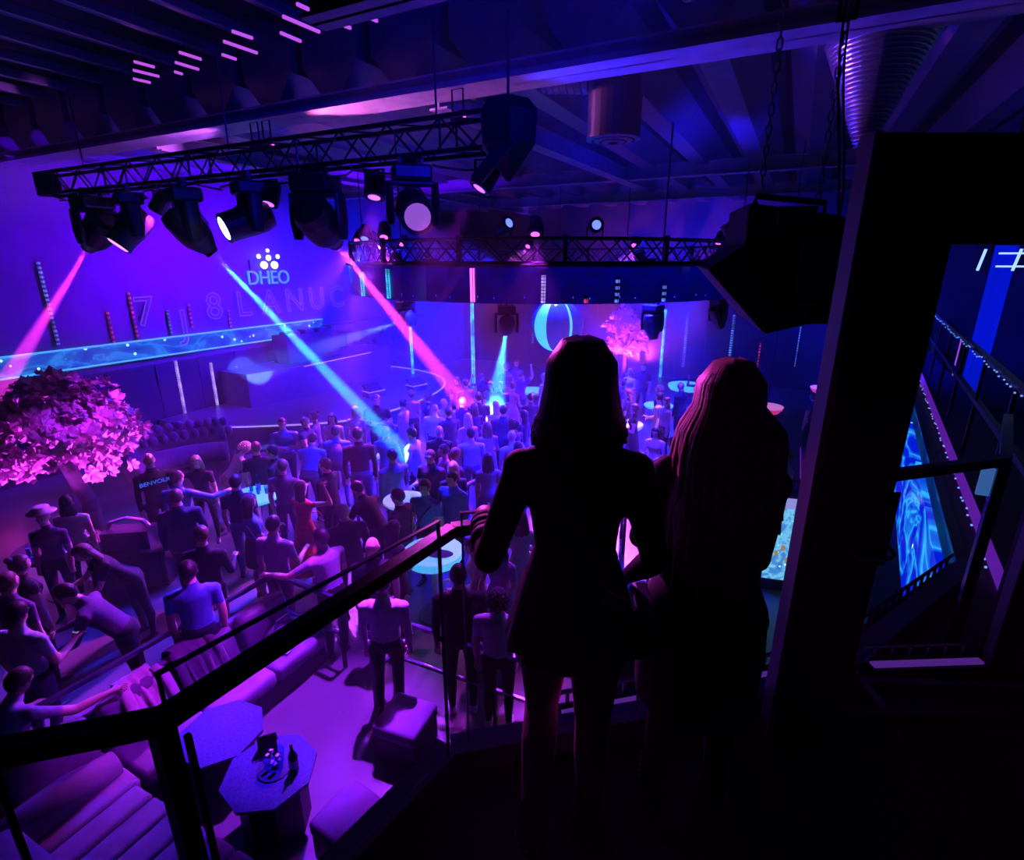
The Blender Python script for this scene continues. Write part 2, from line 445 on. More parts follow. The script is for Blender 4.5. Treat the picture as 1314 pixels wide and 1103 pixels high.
p = atz(535, 500, SZ); wedge(p.x, p.y, SZ, R(75), 'wedge monitor under the tall cyan strip on the stage')
p = atz(480, 508, SZ); wedge(p.x, p.y, SZ, R(75), 'wedge monitor in the middle of the stage')
# DJ desk on the riser
t = thing('dj_desk', 'dark desk with two decks and a mixer on the stage riser', 'desk', (-14.4, 13.0, 1.75))
MB().box((0, 0, 0.45), (0.7, 2.2, 0.9), bevel=0.02).obj('desk_body', panel_m, t)
for dy in (-0.65, 0.65):
    p_ = MB().box((0, dy, 0.94), (0.42, 0.5, 0.08), bevel=0.01).obj('deck', BLACKP, t)
    MB().lathe([(0.16, 0), (0.16, 0.02), (0.03, 0.025)], 16, Matrix.Translation((0, dy, 0.98))).obj('platter', STEEL, p_)
MB().box((0, 0, 0.95), (0.4, 0.36, 0.1), bevel=0.01).obj('mixer', BLACKP, t)

# ------------------------------------------------------------------ vertical LED strips on the walls
S_VIO = led_dots('strip_violet', (0.45, 0.3, 1.0), 1.6, 0.05, 0.75)
S_BLU = led_dots('strip_blue', (0.12, 0.2, 1.0), 1.3, 0.10, 0.5)
S_RED = led_dots('strip_red', (1.0, 0.05, 0.25), 0.8, 0.12, 0.5)
S_CYA = led_dots('strip_cyan', (0.04, 0.5, 1.0), 1.6, 0.04, 0.9)
def strip(p0, p1, m, wid, label, group=None):
    L = p1.z - p0.z
    t = thing('light_strip', label, 'light', p0, 0, group)
    MB().box((0, 0, L / 2), (wid * 1.6, wid * 1.6, L), bevel=0.004).obj('housing', BLACK, t)
    s = MB()
    for dx, dy in ((1, 0), (0, -1)):
        s.box((dx * wid * 0.75, dy * wid * 0.75, L / 2), (wid * (0.25 if dx else 1.2), wid * (0.25 if dy else 1.2), L * 0.99))
    s.obj('diodes', m, t)
    return t
def wall_strip_x(u0, v0, u1, v1, m, wid, label, x=-15.15):
    a, c = atx(u0, v0, x), atx(u1, v1, x)
    strip(Vector((x, (a.y + c.y) / 2, min(a.z, c.z))), Vector((x, 0, max(a.z, c.z))), m, wid, label)
def wall_strip_y(u0, v0, u1, v1, m, wid, label, y=23.96):
    a, c = aty(u0, v0, y), aty(u1, v1, y)
    strip(Vector(((a.x + c.x) / 2, y, max(0.0, min(a.z, c.z)))), Vector((0, y, max(a.z, c.z))), m, wid, label)
wall_strip_x(44, 335, 80, 442, S_BLU, 0.035, 'dotted blue light strip, the first from the left above the cyan ribbon')
wall_strip_x(137, 400, 148, 440, S_RED, 0.03, 'short reddish light strip above the cyan ribbon')
wall_strip_x(163, 375, 180, 438, S_RED, 0.03, 'longer red dotted light strip above the cyan ribbon')
wall_strip_x(214, 398, 222, 432, S_BLU, 0.03, 'short blue light strip above the middle of the ribbon')
wall_strip_x(240, 390, 249, 420, S_RED, 0.03, 'short red light strip under the big outlined letters')
wall_strip_x(291, 395, 299, 425, S_RED, 0.03, 'red light strip beside the cyan beam on the left wall')
wall_strip_x(225, 462, 240, 545, S_VIO, 0.045, 'first white violet light strip behind the tufted sofa')
wall_strip_x(268, 465, 285, 545, S_VIO, 0.045, 'second white violet light strip behind the tufted sofa')
wall_strip_x(302, 470, 309, 500, S_RED, 0.03, 'red light strip with a bright point beside the sofa strips')
def pole_strip(u0, v0, u1, v1, y, m, wid, label):
    a, c = aty(u0, v0, y), aty(u1, v1, y)
    return strip(Vector(((a.x + c.x) / 2, y, min(a.z, c.z) if min(a.z, c.z) > 0.12 else 0.0)), Vector((0, y, max(a.z, c.z))), m, wid, label)
pole_strip(524, 388, 531, 487, 16.5, S_CYA, 0.05, 'cyan light pole standing at the far end of the stage')
pole_strip(605, 388, 608, 495, 18.4, S_CYA, 0.07, 'tallest cyan light pole in the middle behind the dancers')
t = pole_strip(682, 405, 685, 440, 20.0, S_BLU, 0.04, 'thin blue light strip hanging beside the globe')
MB().tube([(0, 0, 0.5), (0, 0, 8.19 - t.location.z)], 0.006, 5).obj('cable', BLACK, t)
wall_strip_y(851, 396, 849, 490, S_CYA, 0.07, 'pale cyan light strip on the back wall right of the small pink tree')
wall_strip_y(882, 400, 877, 470, S_BLU, 0.06, 'dotted blue light strip on the back wall, second right of the tree')
wall_strip_y(944, 403, 931, 486, S_BLU, 0.07, 'dotted blue light strip on the back wall beside the hanging speaker')
wall_strip_y(975, 440, 972, 475, S_RED, 0.04, 'short red point light strip on the back wall near the speaker')
wall_strip_y(1035, 370, 1020, 470, S_BLU, 0.03, 'faint blue strip on the back wall next to the black door frame')

# ------------------------------------------------------------------ signs on the left wall
def text_outline(name, s, size, loc, m, parent, bevel=0.02, fill=False, sp=1.0):
    cu = bpy.data.curves.new(name, 'FONT'); cu.body = s; cu.size = size
    cu.fill_mode = 'BOTH' if fill else 'NONE'
    if fill: cu.extrude = 0.02
    else: cu.bevel_depth = bevel; cu.bevel_resolution = 1
    cu.space_character = sp; cu.align_x = 'CENTER'
    cu.materials.append(m)
    o = bpy.data.objects.new(name, cu); COL.objects.link(o); o.parent = parent
    o.location = loc; o.rotation_euler = (PI / 2, 0, PI / 2)
    bpy.context.view_layer.update()
    me = bpy.data.meshes.new_from_object(o.evaluated_get(bpy.context.evaluated_depsgraph_get()))
    bpy.data.objects.remove(o)
    o = link(name, me, parent, loc); o.rotation_euler = (PI / 2, 0, PI / 2)
    return o
p = atx(345, 350, -15.1)
t = thing('neon_sign', 'small glowing blue lettered sign under a crown of round white lamps', 'sign', (-15.15, p.y, p.z))
MB().box((-0.02, 0, 0.0), (0.05, 1.25, 0.8), bevel=0.02).obj('back_plate', BLACKP, t)
sgn = mat('sign_blue', (0.1, 0.3, 0.6), 0.4, emit=(0.02, 0.3, 1.0), strength=1.1)
text_outline('lettering', 'DHEO', 0.6, (0.03, 0, -0.34), sgn, t, fill=True, sp=0.95)
blb = mat('white_bulb', (0.9, 0.9, 1), 0.3, emit=(0.75, 0.8, 1.0), strength=2.6)
for dy, dz, r in ((-0.36, 0.5, 0.07), (0.0, 0.68, 0.06), (0.36, 0.5, 0.07), (0, 0.46, 0.09), (-0.2, 0.24, 0.12), (0.2, 0.24, 0.12)):
    MB().ell((0.12, dy, dz), (r * 0.8, r, r)).obj('bulb', blb, t, smooth=True)
p = atx(335, 388, -15.1)
t = thing('letter_sign', 'large dim outlined letters spread across the upper left wall', 'sign', (-15.12, p.y, p.z))
dimn = mat('dim_neon', (0.2, 0.15, 0.4), 0.4, emit=(0.32, 0.16, 1.0), strength=0.3)
for k, ch in enumerate('7J8LANUC'):
    text_outline('letter', ch, 1.05, (0.06, -3.6 + k * 0.98, -0.75 if ch == 'J' else -0.35), dimn, t, 0.016)
MB().box((0.02, -0.1, -0.95), (0.05, 8.4, 0.05)).obj('support_rail', STEEL, t)

# ------------------------------------------------------------------ trusses
CH = mat('black_truss', (0.02, 0.02, 0.024), 0.3, 0.8, var=0.2)
t = thing('lighting_truss', 'long black box truss carrying the row of big moving heads', 'truss', (-11.3, 5.15, 5.95))
LT, HT = 8.6, 0.31
for dy in (-0.155, 0.155):
    for dz in (0, HT):
        MB().tube([(0, dy, dz), (LT, dy, dz)], 0.026, 8).obj('chord', CH, t)
nb = 26; st_ = LT / nb
d1 = MB().tube([(0, 0, 0), (st_, 0, HT)], 0.012, 6).mesh('brace', CH); d2 = MB().tube([(0, 0, HT), (st_, 0, 0)], 0.012, 6).mesh('brace', CH)
d3 = MB().tube([(0, -0.155, 0), (st_, 0.155, 0)], 0.010, 6).mesh('brace', CH)
vt = MB().tube([(0, 0, 0), (0, 0, HT)], 0.014, 6).mesh('upright', CH)
for k in range(nb):
    for dy in (-0.155, 0.155): link('brace', d1 if k % 2 else d2, t, (k * st_, dy, 0))
    if k % 2 == 0: link('brace', d3, t, (k * st_, 0, 0)); link('brace', d3, t, (k * st_, 0, HT))
    if k % 6 == 0: link('upright', vt, t, (k * st_, -0.155, 0)); link('upright', vt, t, (k * st_, 0.155, 0))
for x in (0.02, LT):
    MB().box((x, 0, HT / 2), (0.02, 0.36, 0.36)).obj('end_plate', CH, t)
for x in (1.2, 4.6, 7.8):
    MB().tube([(x, 0, HT), (x, 0, 1.4)], 0.012, 6).obj('hanger', STEEL, t)
b = MB()
for k in range(9):
    x = 0.4 + k * 0.92; pts_ = [(x + j * 0.11, -0.14 + 0.1 * math.sin(j * 1.3 + k), -0.05 - 0.09 * math.sin(PI * j / 8) - 0.02 * (k % 3)) for j in range(9)]
    b.tube(pts_, 0.011, 5)
b.obj('cable_loom', BLACKP, t)

# diamond end box where the truss meets the corner motor
t = thing('corner_block', 'faceted black block hanging at the right end of the lighting truss', 'rigging block', (-2.52, 4.85, 5.95))
MB().rings([(0, 0, -0.34, 0.02, 0.02), (0, 0, -0.05, 0.27, 0.26), (0, 0, 0.22, 0.29, 0.27), (0, 0, 0.32, 0.2, 0.2)], 6).obj('block', BLACK, t)
MB().tube([(0, 0, 0.3), (0, 0, 1.0)], 0.014, 6).obj('hanger', STEEL, t)
b = MB().box((-0.05, -0.2, -0.18), (0.5, 0.02, 0.12), Matrix.Rotation(R(-42), 3, 'Y')); b.obj('edge_plate', STEEL, t)

# round truss with its LED band
RC, RR = Vector((-5.27, 11.9)), 4.3
t = thing('ring_truss', 'large round black truss with crossed braces over the dance floor', 'truss', (RC.x, RC.y, 4.88))
for rr_, zz in ((RR, 0.0), (RR, 0.36), (RR - 0.3, 0.0), (RR - 0.3, 0.36)):
    MB().tube([(rr_ * math.cos(2 * PI * k / 72), rr_ * math.sin(2 * PI * k / 72), zz) for k in range(73)], 0.026, 6).obj('chord', CH, t)
NBR = 72; da = 2 * PI / NBR
def rb(r0, a0, z0, r1, a1, z1): return MB().tube([(r0 * math.cos(a0), r0 * math.sin(a0), z0), (r1 * math.cos(a1), r1 * math.sin(a1), z1)], 0.013, 6).mesh('brace', CH)
br = [rb(RR, 0, 0, RR, da, 0.36), rb(RR, 0, 0.36, RR, da, 0.0), rb(RR - 0.3, 0, 0.36, RR - 0.3, da, 0)]
bt = rb(RR, 0, 0.36, RR - 0.3, da, 0.36)
for k in range(NBR):
    for j, me in enumerate(br):
        if j == 2 and k % 2: continue
        o = link('brace', me, t); o.rotation_euler.z = k * da
    if k % 4 == 0: o = link('brace', bt, t); o.rotation_euler.z = k * da
up = MB().box((RR, 0, 0.1), (0.07, 0.07, 0.62)).mesh('upright', CH)
for k in range(16):
    o = link('upright', up, t); o.rotation_euler.z = k * PI / 8 + 0.1
for k in range(6):
    a = k * PI / 3 + 0.35
    MB().tube([(RR * math.cos(a), RR * math.sin(a), 0.36), (RR * math.cos(a), RR * math.sin(a), 2.0)], 0.014, 6).obj('hanger', STEEL, t)
bscr = led_screen('starry_band_screen', (0.0, 0.0, 0.06), (0.0, 0.0, 0.16), 1.0, scale=0.6, stars=9, star_col=(0.03, 0.06, 0.7), star_amt=0.6, thin=0.06)
t2 = thing('led_band', 'round LED band hanging beneath the ring truss with scattered light points', 'screen', (RC.x, RC.y, 4.26))
NP = 36; b = MB(); seg = 4
for k in range(seg):
    a0 = 2 * PI / NP * k / seg; a1 = 2 * PI / NP * (k + 0.985 if k == seg - 1 else k + 1) / seg
    for rr_, fl_ in ((RR + 0.06, 1), (RR + 0.02, 0)):
        v = [(rr_ * math.cos(a0), rr_ * math.sin(a0), 0), (rr_ * math.cos(a1), rr_ * math.sin(a1), 0), (rr_ * math.cos(a1), rr_ * math.sin(a1), 0.56), (rr_ * math.cos(a0), rr_ * math.sin(a0), 0.56)]
        b.quad(*v)
    b.quad((4.32 * math.cos(a0), 4.32 * math.sin(a0), 0), (4.32 * math.cos(a1), 4.32 * math.sin(a1), 0), (4.36 * math.cos(a1), 4.36 * math.sin(a1), 0), (4.36 * math.cos(a0), 4.36 * math.sin(a0), 0))
bme = b.mesh('screen_panel', bscr)
for k in range(NP):
    o = link('screen_panel', bme, t2); o.rotation_euler.z = 2 * PI * k / NP
MB().tube([(4.36 * math.cos(2 * PI * k / 72), 4.36 * math.sin(2 * PI * k / 72), 0.585) for k in range(73)], 0.03, 6).obj('band_top_rim', BLACK, t2)
def ring_near(u, v):
    """direction of the near side of the ring for a pixel column"""
    r = ray(u, v); dd = Vector((r.x, r.y)).normalized()
    pr = RC.dot(dd); h2 = RC.length_squared - pr * pr
    k = pr - math.sqrt(max(0, (RR + 0.09) ** 2 - h2))
    return dd * k
for u, v, m, hh, lab in ((465, 365, S_CYA, 0.44, 'glowing cyan reflection streak at the left end of the LED band'), (498, 365, S_CYA, 0.5, 'broad glowing cyan reflection streak near the left end of the LED band'), (606, 365, mat('hot_pink_streak', (0.4, 0.1, 0.3), 0.4, emit=(1.0, 0.12, 0.9), strength=2.0), 0.52, 'bright glowing pink reflection streak on the LED band'),
                          (697, 370, S_VIO, 0.42, 'thin glowing violet reflection streak on the LED band'), (752, 380, S_RED, 0.12, 'short glowing red reflection at the lower edge of the LED band'), (792, 370, S_BLU, 0.4, 'thin glowing blue reflection streak on the right half of the LED band'), (852, 375, S_BLU, 0.25, 'faint glowing blue reflection streak at the right end of the LED band')):
    q_ = ring_near(u, v)  # streaks reflected in the band, built as glowing strips
    strip(Vector((q_.x, q_.y, 4.28)), Vector((0, 0, 4.28 + hh)), m, 0.036, lab)

# hanging glass globe
gp = Vector((-6.58, 16.0, 2.98))
t = thing('glass_globe', 'big blue glass globe hanging behind the LED band', 'globe', gp)
MB().ell((0, 0, 0), (0.82, 0.82, 0.82), sub=4).obj('shell', mat('globe_glass', (0.02, 0.06, 0.25), 0.08, 0.0, emit=(0.0, 0.03, 0.3), strength=0.35), t, smooth=True)
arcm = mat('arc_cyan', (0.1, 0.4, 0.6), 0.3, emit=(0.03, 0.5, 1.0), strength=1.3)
vd = Vector((0, 0, CAMH)) - gp; az0 = math.atan2(vd.y, vd.x)
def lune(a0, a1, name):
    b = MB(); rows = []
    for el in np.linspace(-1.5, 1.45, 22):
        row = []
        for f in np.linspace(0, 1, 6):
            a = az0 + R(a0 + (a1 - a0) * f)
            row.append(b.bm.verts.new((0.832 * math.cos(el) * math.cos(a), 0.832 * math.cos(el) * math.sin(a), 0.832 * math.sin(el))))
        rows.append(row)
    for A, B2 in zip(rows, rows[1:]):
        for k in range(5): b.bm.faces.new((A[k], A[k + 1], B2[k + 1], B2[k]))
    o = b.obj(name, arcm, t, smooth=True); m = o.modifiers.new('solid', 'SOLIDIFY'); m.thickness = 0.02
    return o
lune(-58, -24, 'glow_crescent'); lune(28, 34, 'reflection_line')  # emissive lunes: a crescent, and a strip's reflection as a glowing line
MB().tube([(0, 0, 0.8), (0, 0, 5.21)], 0.01, 6).obj('cable', BLACK, t)

# ------------------------------------------------------------------ moving heads
LENS = {}
def lens_mat(n, col, s):
    return mat('lens_' + n, (0.1, 0.1, 0.1), 0.1, emit=col, strength=s)
def moving_head(loc, direction, size, label, lensm, beams=(), name='moving_head', narrow=0.55):
    """loc = point of the truss it hangs from; the head points along direction"""
    t = thing(name, label, 'stage light', loc, 0, 'moving heads on the trusses')
    s = size; d = Vector(direction).normalized()
    yaw = math.atan2(d.y, d.x)
    rz = Matrix.Rotation(yaw, 3, 'Z')
    def tr(m_): return m_
    Mz = rz.to_4x4()
    b = MB().box((0, 0, -0.13 * s), (0.34 * s, 0.42 * s, 0.16 * s), bevel=0.03 * s)
    bmesh.ops.transform(b.bm, matrix=Mz, verts=b.bm.verts); b.obj('base', BLACKP, t)
    b = MB()
    for k in (-1, 1): b.box((0, k * 0.12 * s, -0.02 * s), (0.05 * s, 0.03 * s, 0.1 * s))
    b.tube([(0, -0.12 * s, 0.03 * s), (0, 0.12 * s, 0.03 * s)], 0.03 * s, 8)
    bmesh.ops.transform(b.bm, matrix=Mz, verts=b.bm.verts); b.obj('clamp', BLACK, t)
    b = MB().box((0, 0, -0.235 * s), (0.2 * s, 0.5 * s, 0.05 * s), bevel=0.02 * s)
    bmesh.ops.transform(b.bm, matrix=Mz, verts=b.bm.verts); b.obj('yoke_bridge', BLACKP, t)
    for k in (-1, 1):
        b = MB().rings([(0, k * 0.25 * s, -0.66 * s, 0.07 * s, 0.035 * s), (0, k * 0.255 * s, -0.5 * s, 0.1 * s, 0.045 * s), (0, k * 0.25 * s, -0.22 * s, 0.09 * s, 0.04 * s)], 12)
        bmesh.ops.transform(b.bm, matrix=Mz, verts=b.bm.verts); b.obj('yoke_arm', BLACKP, t)
    piv = Vector((0, 0, -0.5 * s))
    Mh = Matrix.Translation(piv) @ rot_to(d).to_4x4()
    hr = 0.2 * s
    h = MB().lathe([(0.08 * s, -0.26 * s), (0.17 * s, -0.24 * s), (hr, -0.14 * s), (hr, 0.06 * s), (0.185 * s, 0.16 * s), (narrow * hr, 0.34 * s), (narrow * hr, 0.37 * s), (narrow * hr * 0.8, 0.365 * s)], 20, Mh).obj('head', BLACKP, t, smooth=False)
    MB().lathe([(narrow * hr * 0.82, 0.362 * s), (narrow * hr * 0.7, 0.376 * s), (0.001, 0.38 * s)], 16, Mh).obj('lens', lensm, h)
    MB().lathe([(narrow * hr * 1.02, 0.33 * s), (narrow * hr * 1.06, 0.345 * s), (narrow * hr * 1.06, 0.36 * s), (narrow * hr * 1.02, 0.372 * s)], 16, Mh, cap=False).obj('bezel', STEEL, h)
    b = MB()
    for k in (-1, 1):
        b.tube([(k * 0.1 * s, 0.19 * s, 0.1 * s), (k * 0.07 * s, 0.215 * s, -0.03 * s), (k * 0.07 * s, 0.215 * s, -0.1 * s)], 0.012 * s, 6)
    b.tube([(-0.07 * s, 0.215 * s, -0.1 * s), (0.07 * s, 0.215 * s, -0.1 * s)], 0.012 * s, 6)
    bmesh.ops.transform(b.bm, matrix=Mh, verts=b.bm.verts); b.obj('handle', STEEL, h)
    tip = Vector(loc) + piv + d * 0.42 * s
    for (nm, col, pw, deg, bl, rad, tgt) in beams:
        lamp(nm, tip, tgt, col, pw, deg, bl, rad, t, loc)
    return t
YH = 5.0; ZH = 5.9
def hang(u, v): 
    p = aty(u, v, YH); return Vector((p.x, YH, ZH))
LP_, LC_, LW_ = lens_mat('pink', (1, 0.15, 0.35), 6), lens_mat('cyan', (0.25, 0.75, 1), 6), lens_mat('violet', (0.5, 0.15, 1), 0.55)
LB_ = lens_mat('dim_blue', (0.1, 0.2, 1), 1.0)
def head_at(uh, vh, target, size, label, lm, beams, narrow=0.55):
    l = hang(uh, vh); d_ = (Vector(target) - l - Vector((0, 0, -0.5 * size))).normalized()
    l.x -= 0.5 * 0.42 * size * d_.x     # the pivot sits back so that the lens hangs under the clamp
    piv = l + Vector((0, 0, -0.5 * size))
    tg = Vector(target)
    return moving_head(l, tg - piv, size, label, lm, [(n, c, p, dg, bl, rd, tg) for n, c, p, dg, bl, rd in beams], narrow=narrow)
BP = 340000.0
# the pink one at the far left throws its beam to the left, the cyan and the pink one down across the hall
head_at(110, 262, atz(-70, 615, 0.0), 1.12, 'moving head with a pink beam, leftmost of the truss row', LP_, [('beam_lamp', (0.9, 0.03, 0.65), 1.4 * BP, 4.6, 0.25, 0.03)], 0.42)
head_at(163, 258, Vector((-10.2, 1.5, 1.2)), 1.0, 'moving head with a round pinkish lens, second from the left', lens_mat('rose', (1, 0.25, 0.5), 2.6), [('wash_lamp', PURPLE, 120, 50, 0.6, 0.08)], 0.9)
head_at(238, 250, atz(575, 640, 0.0), 1.12, 'moving head with the bright cyan beam', LC_, [('beam_lamp', (0.03, 0.32, 1.0), 3.8 * BP, 4.3, 0.25, 0.03)], 0.42)
head_at(312, 240, Vector((-9.0, -1.0, 3.0)), 0.98, 'moving head glaring white towards the balcony', lens_mat('glare', (0.55, 0.7, 1), 9), [('wash_lamp', (0.1, 0.05, 1.0), 150, 40, 0.6, 0.08)], 0.9)
head_at(400, 235, atz(625, 552, 0.0), 1.14, 'moving head with a pink beam over the stage', LP_, [('beam_lamp', (0.85, 0.04, 0.75), 2.2 * BP, 4.3, 0.25, 0.03)], 0.42)
head_at(541, 222, Vector((-0.4, 1.5, 4.0)), 0.95, 'moving head with a violet lens next to the corner block', LW_, [('wash_lamp', (0.95, 0.07, 0.85), 1050, 22, 0.9, 0.04)], 0.9)
# small heads under the LED band
for u, v, tg, lab, bm_ in ((643, 398, atz(632, 545, 0.0), 'small moving head with a cyan beam under the LED band', [('beam_lamp', (0.02, 0.24, 1.0), 480000, 6.5, 0.4, 0.03)]),
                           (858, 398, Vector((-2, 14, 0)), 'small moving head under the right half of the LED band', [('wash_lamp', VIOLET, 300, 60, 0.6, 0.05)]),
                           (497, 392, atz(250, 500, 0.0), 'small moving head under the left end of the LED band', [('beam_lamp', (0.08, 0.2, 1.0), 90000, 7, 0.4, 0.03)]),
                           (949, 398, Vector((0, 13, 0)), 'small moving head below the hanging speaker at the end of the band', [('wash_lamp', BLUE, 200, 70, 0.6, 0.05)])):
    q_ = ring_near(u, v); q_ = q_ - (q_ - RC).normalized() * 0.39
    loc = Vector((q_.x, q_.y, 4.24)); piv = loc + Vector((0, 0, -0.36))
    t = moving_head(loc, tg - piv if u != 858 else Vector((0.1, 0.25, -1)), 0.72, lab, LB_, [(n, c, p_, dg, bl, rd, tg) for n, c, p_, dg, bl, rd in bm_])
    MB().tube([(0, 0, -0.05), (0, 0, 0.66)], 0.016, 6).obj('drop_arm', BLACK, t)

# wash floods on the trusses: what floods the hall with blue and violet
def par_can(loc, target, label, beams, lm=LB_, s=1.0, hang_up=0.16):
    t = thing('par_can', label, 'stage light', loc, 0, 'par cans on the trusses')
    d = (Vector(target) - Vector(loc)).normalized(); Mh = rot_to(d).to_4x4()
    h = MB().lathe([(0.05 * s, -0.16 * s), (0.1 * s, -0.13 * s), (0.115 * s, 0.0), (0.12 * s, 0.14 * s), (0.105 * s, 0.142 * s)], 16, Mh).obj('can', BLACKP, t)
    MB().lathe([(0.104 * s, 0.138 * s), (0.001, 0.15 * s)], 16, Mh).obj('lens', lm, h)
    MB().tube([(-0.13 * s, 0, 0), (-0.13 * s, 0, hang_up * s), (0.13 * s, 0, hang_up * s), (0.13 * s, 0, 0)], 0.012 * s, 6, flat=(1, 2)).obj('bracket', BLACK, t)
    for (nm, col, pw, deg, bl, rad) in beams:
        lamp(nm, Vector(loc) + d * 0.2 * s, target, col, pw, deg, bl, rad, t, loc)
# ------------------------------------------------------------------ par cans: the washes that fill the hall
lpm, lpb, lpv = lens_mat('par_magenta', (1, 0.1, 0.8), 2.5), lens_mat('par_blue', (0.1, 0.15, 1), 2.5), lens_mat('par_violet', (0.4, 0.1, 1), 2.5)
K = 1.0
def ringpos(deg, z=4.78, r=4.0):
    a = R(deg); return Vector((RC.x + r * math.cos(a), RC.y + r * math.sin(a), z))
for dg, tgt, nm in ((40, (-4, 13, 0), 'far right'), (110, (-6, 16, 0), 'far'), (170, (-9, 13, 0), 'stage'), (215, (-8, 9.5, 0), 'near left'), (265, (-6, 9, 0), 'near'), (320, (-3, 9.5, 0), 'near right')):
    p = ringpos(dg)
    par_can(p, tgt, 'blue par can hung inside the ring truss on its %s side' % nm, [('wash_lamp', BLUE, {40: 15000, 110: 30000, 170: 26000, 215: 7000, 265: 5000, 320: 6000}[dg] * K, 95, 0.7, 0.05)], lpb)
# back lights that draw magenta rims on heads and shoulders
for dg, rr_, tgt, c, pw, an, nm in ((214, 4.1, (-7.6, 4.2, 0), (0.6, 0.05, 1.0), 13000, 50, 'over the seating side'), (178, 4.1, (-10.0, 5.5, 0), (0.55, 0.03, 1.0), 9500, 46, 'on the tree side'), (250, 4.1, (-4.8, 4.6, 0), (0.6, 0.05, 1.0), 11000, 50, 'over the railing corner'), (292, 4.1, (-2.6, 5.2, 0), (0.5, 0.03, 1.0), 2500, 54, 'towards the balcony'), (120, 4.1, (-7.5, 9.5, 0), (1.0, 0.1, 0.9), 7500, 52, 'on the stage side'), (75, 4.1, (-4.5, 10.0, 0), (1.0, 0.1, 0.9), 7500, 52, 'on the far side'), (30, 4.1, (-3.0, 12.0, 0), (1.0, 0.2, 0.9), 3500, 56, 'on the right side')):
    par_can(ringpos(dg, 5.42, rr_), tgt, 'magenta par can clamped on top of the ring truss ' + nm, [('wash_lamp', c, pw * K, an, 0.6, 0.03)], lpm, 1.0, hang_up=-0.16)
for dg, tgt, pw, nm in ((203, (-8.6, 4.6, 0), 13000, 'above the tree side'), (238, (-5.8, 4.6, 0), 11000, 'above the seating')):  # blue fill added over the near crowd and its haze
    par_can(ringpos(dg, 5.42, 4.1), tgt, 'blue fill par can added on top of the ring truss ' + nm, [('wash_lamp', (0.01, 0.02, 1.0), pw * K, 54, 0.6, 0.03)], lpb, 1.0, hang_up=-0.16)
# truss pars over seating and entrance, two added to brighten jackets and tree
for x, tgt, c, pw, dg, nm in ((-4.4, (-3.8, 3.1, 0), (0.4, 0.02, 1.0), 8500, 30, 'second from the corner block'), (-2.95, (-5.3, 2.5, 0.6), (0.45, 0.015, 1.0), 2400, 23, 'next to the corner block, added for the jackets'), (-6.1, (-5.8, 2.4, 0), (0.35, 0.0, 1.0), 1700, 30, 'between the two big beam heads'), (-8.4, (-11.1, 4.3, 2.3), (0.45, 0.02, 1.0), 2600, 30, 'between the second and third heads, added for the tree')):
    par_can((x, 5.2, 5.72), tgt, 'violet par can on the lighting truss ' + nm, [('wash_lamp', c, pw * K, dg, 0.7, 0.06)], lpv)
# uplights that catch the ceiling steel
for x, tx, c, pw, nm in ((-7.45, -10.5, (0.55, 0.1, 1.0), 1800, 'aimed left along the beam'), (-7.2, -4.6, (1.0, 0.2, 0.85), 2200, 'aimed right along the beam'), (-3.9, -1.0, (0.02, 0.015, 1.0), 1500, 'aimed right near the ventilation pipe')):
    par_can((x, 6.2, 6.55), (tx, 6.36, 6.9), 'small par can under the ceiling beam ' + nm, [('up_lamp', c, pw * K, 30, 0.9, 0.04)], lpm, 0.6, hang_up=0.5)
for x, tx, nm in ((-0.55, -8.0, 'left'), (-0.2, -4.5, 'second')):  # unseen pars, added only to light the rib ends
    par_can((x, 3.05, 6.16), (tx, 6.2, 7.3), 'unseen blue par can added under the near ceiling beam, the %s one' % nm, [('up_lamp', BLUE, 420 * K, 70, 0.9, 0.04)], lpb, 0.8, hang_up=0.24)
par_can(ringpos(285, 5.42, 4.1), (-0.4, 6.38, 6.9), 'blue uplight par on top of the ring truss facing the balcony', [('up_lamp', BLUE, 1100 * K, 60, 0.8, 0.05)], lpb, 1.0, hang_up=-0.16)
par_can(ringpos(200, 5.42, 4.1), (-9.5, 12.5, 8.2), 'violet uplight par on the ring truss near the stage', [('up_lamp', VIOLET, 1800 * K, 100, 0.8, 0.05)], lpv, hang_up=-0.16)
par_can(ringpos(350, 5.42, 4.1), (-2.5, 11.5, 8.2), 'blue uplight par on the right side of the ring truss', [('up_lamp', BLUE, 700 * K, 120, 0.8, 0.05)], lpb, hang_up=-0.16)
par_can(ringpos(305, 5.42, 4.1), (0.0, 3.0, 6.05), 'blue par can added on the ring truss to light the loudspeaker chains', [('up_lamp', (0.15, 0.2, 1.0), 260 * K, 16, 0.8, 0.05)], lpb, hang_up=-0.16)  # added so that the chains catch some light
# stage and far wall washes
par_can(ringpos(178, 5.0, 4.4), (-15, 9.5, 4.0), 'violet par can on the ring truss washing the lettered wall', [('wash_lamp', VIOLET, 16000 * K, 100, 0.8, 0.06)], lpv, 1.1)
par_can(ringpos(130, 5.0, 4.4), (-14.5, 15.5, 2.5), 'blue par can on the ring truss washing the stage', [('wash_lamp', BLUE, 26000 * K, 100, 0.8, 0.06)], lpb, 1.1)
par_can(ringpos(75, 5.0, 4.4), (-4.0, 24, 2.5), 'blue par can on the ring truss washing the back wall panels', [('wash_lamp', BLUE, 7000 * K, 110, 0.8, 0.06)], lpb, 1.1)
par_can(ringpos(15, 5.0, 4.4), (6.0, 14.0, 2.0), 'blue par can on the ring truss facing the door glass side', [('wash_lamp', BLUE, 6000 * K, 100, 0.8, 0.06)], lpb, 1.1)

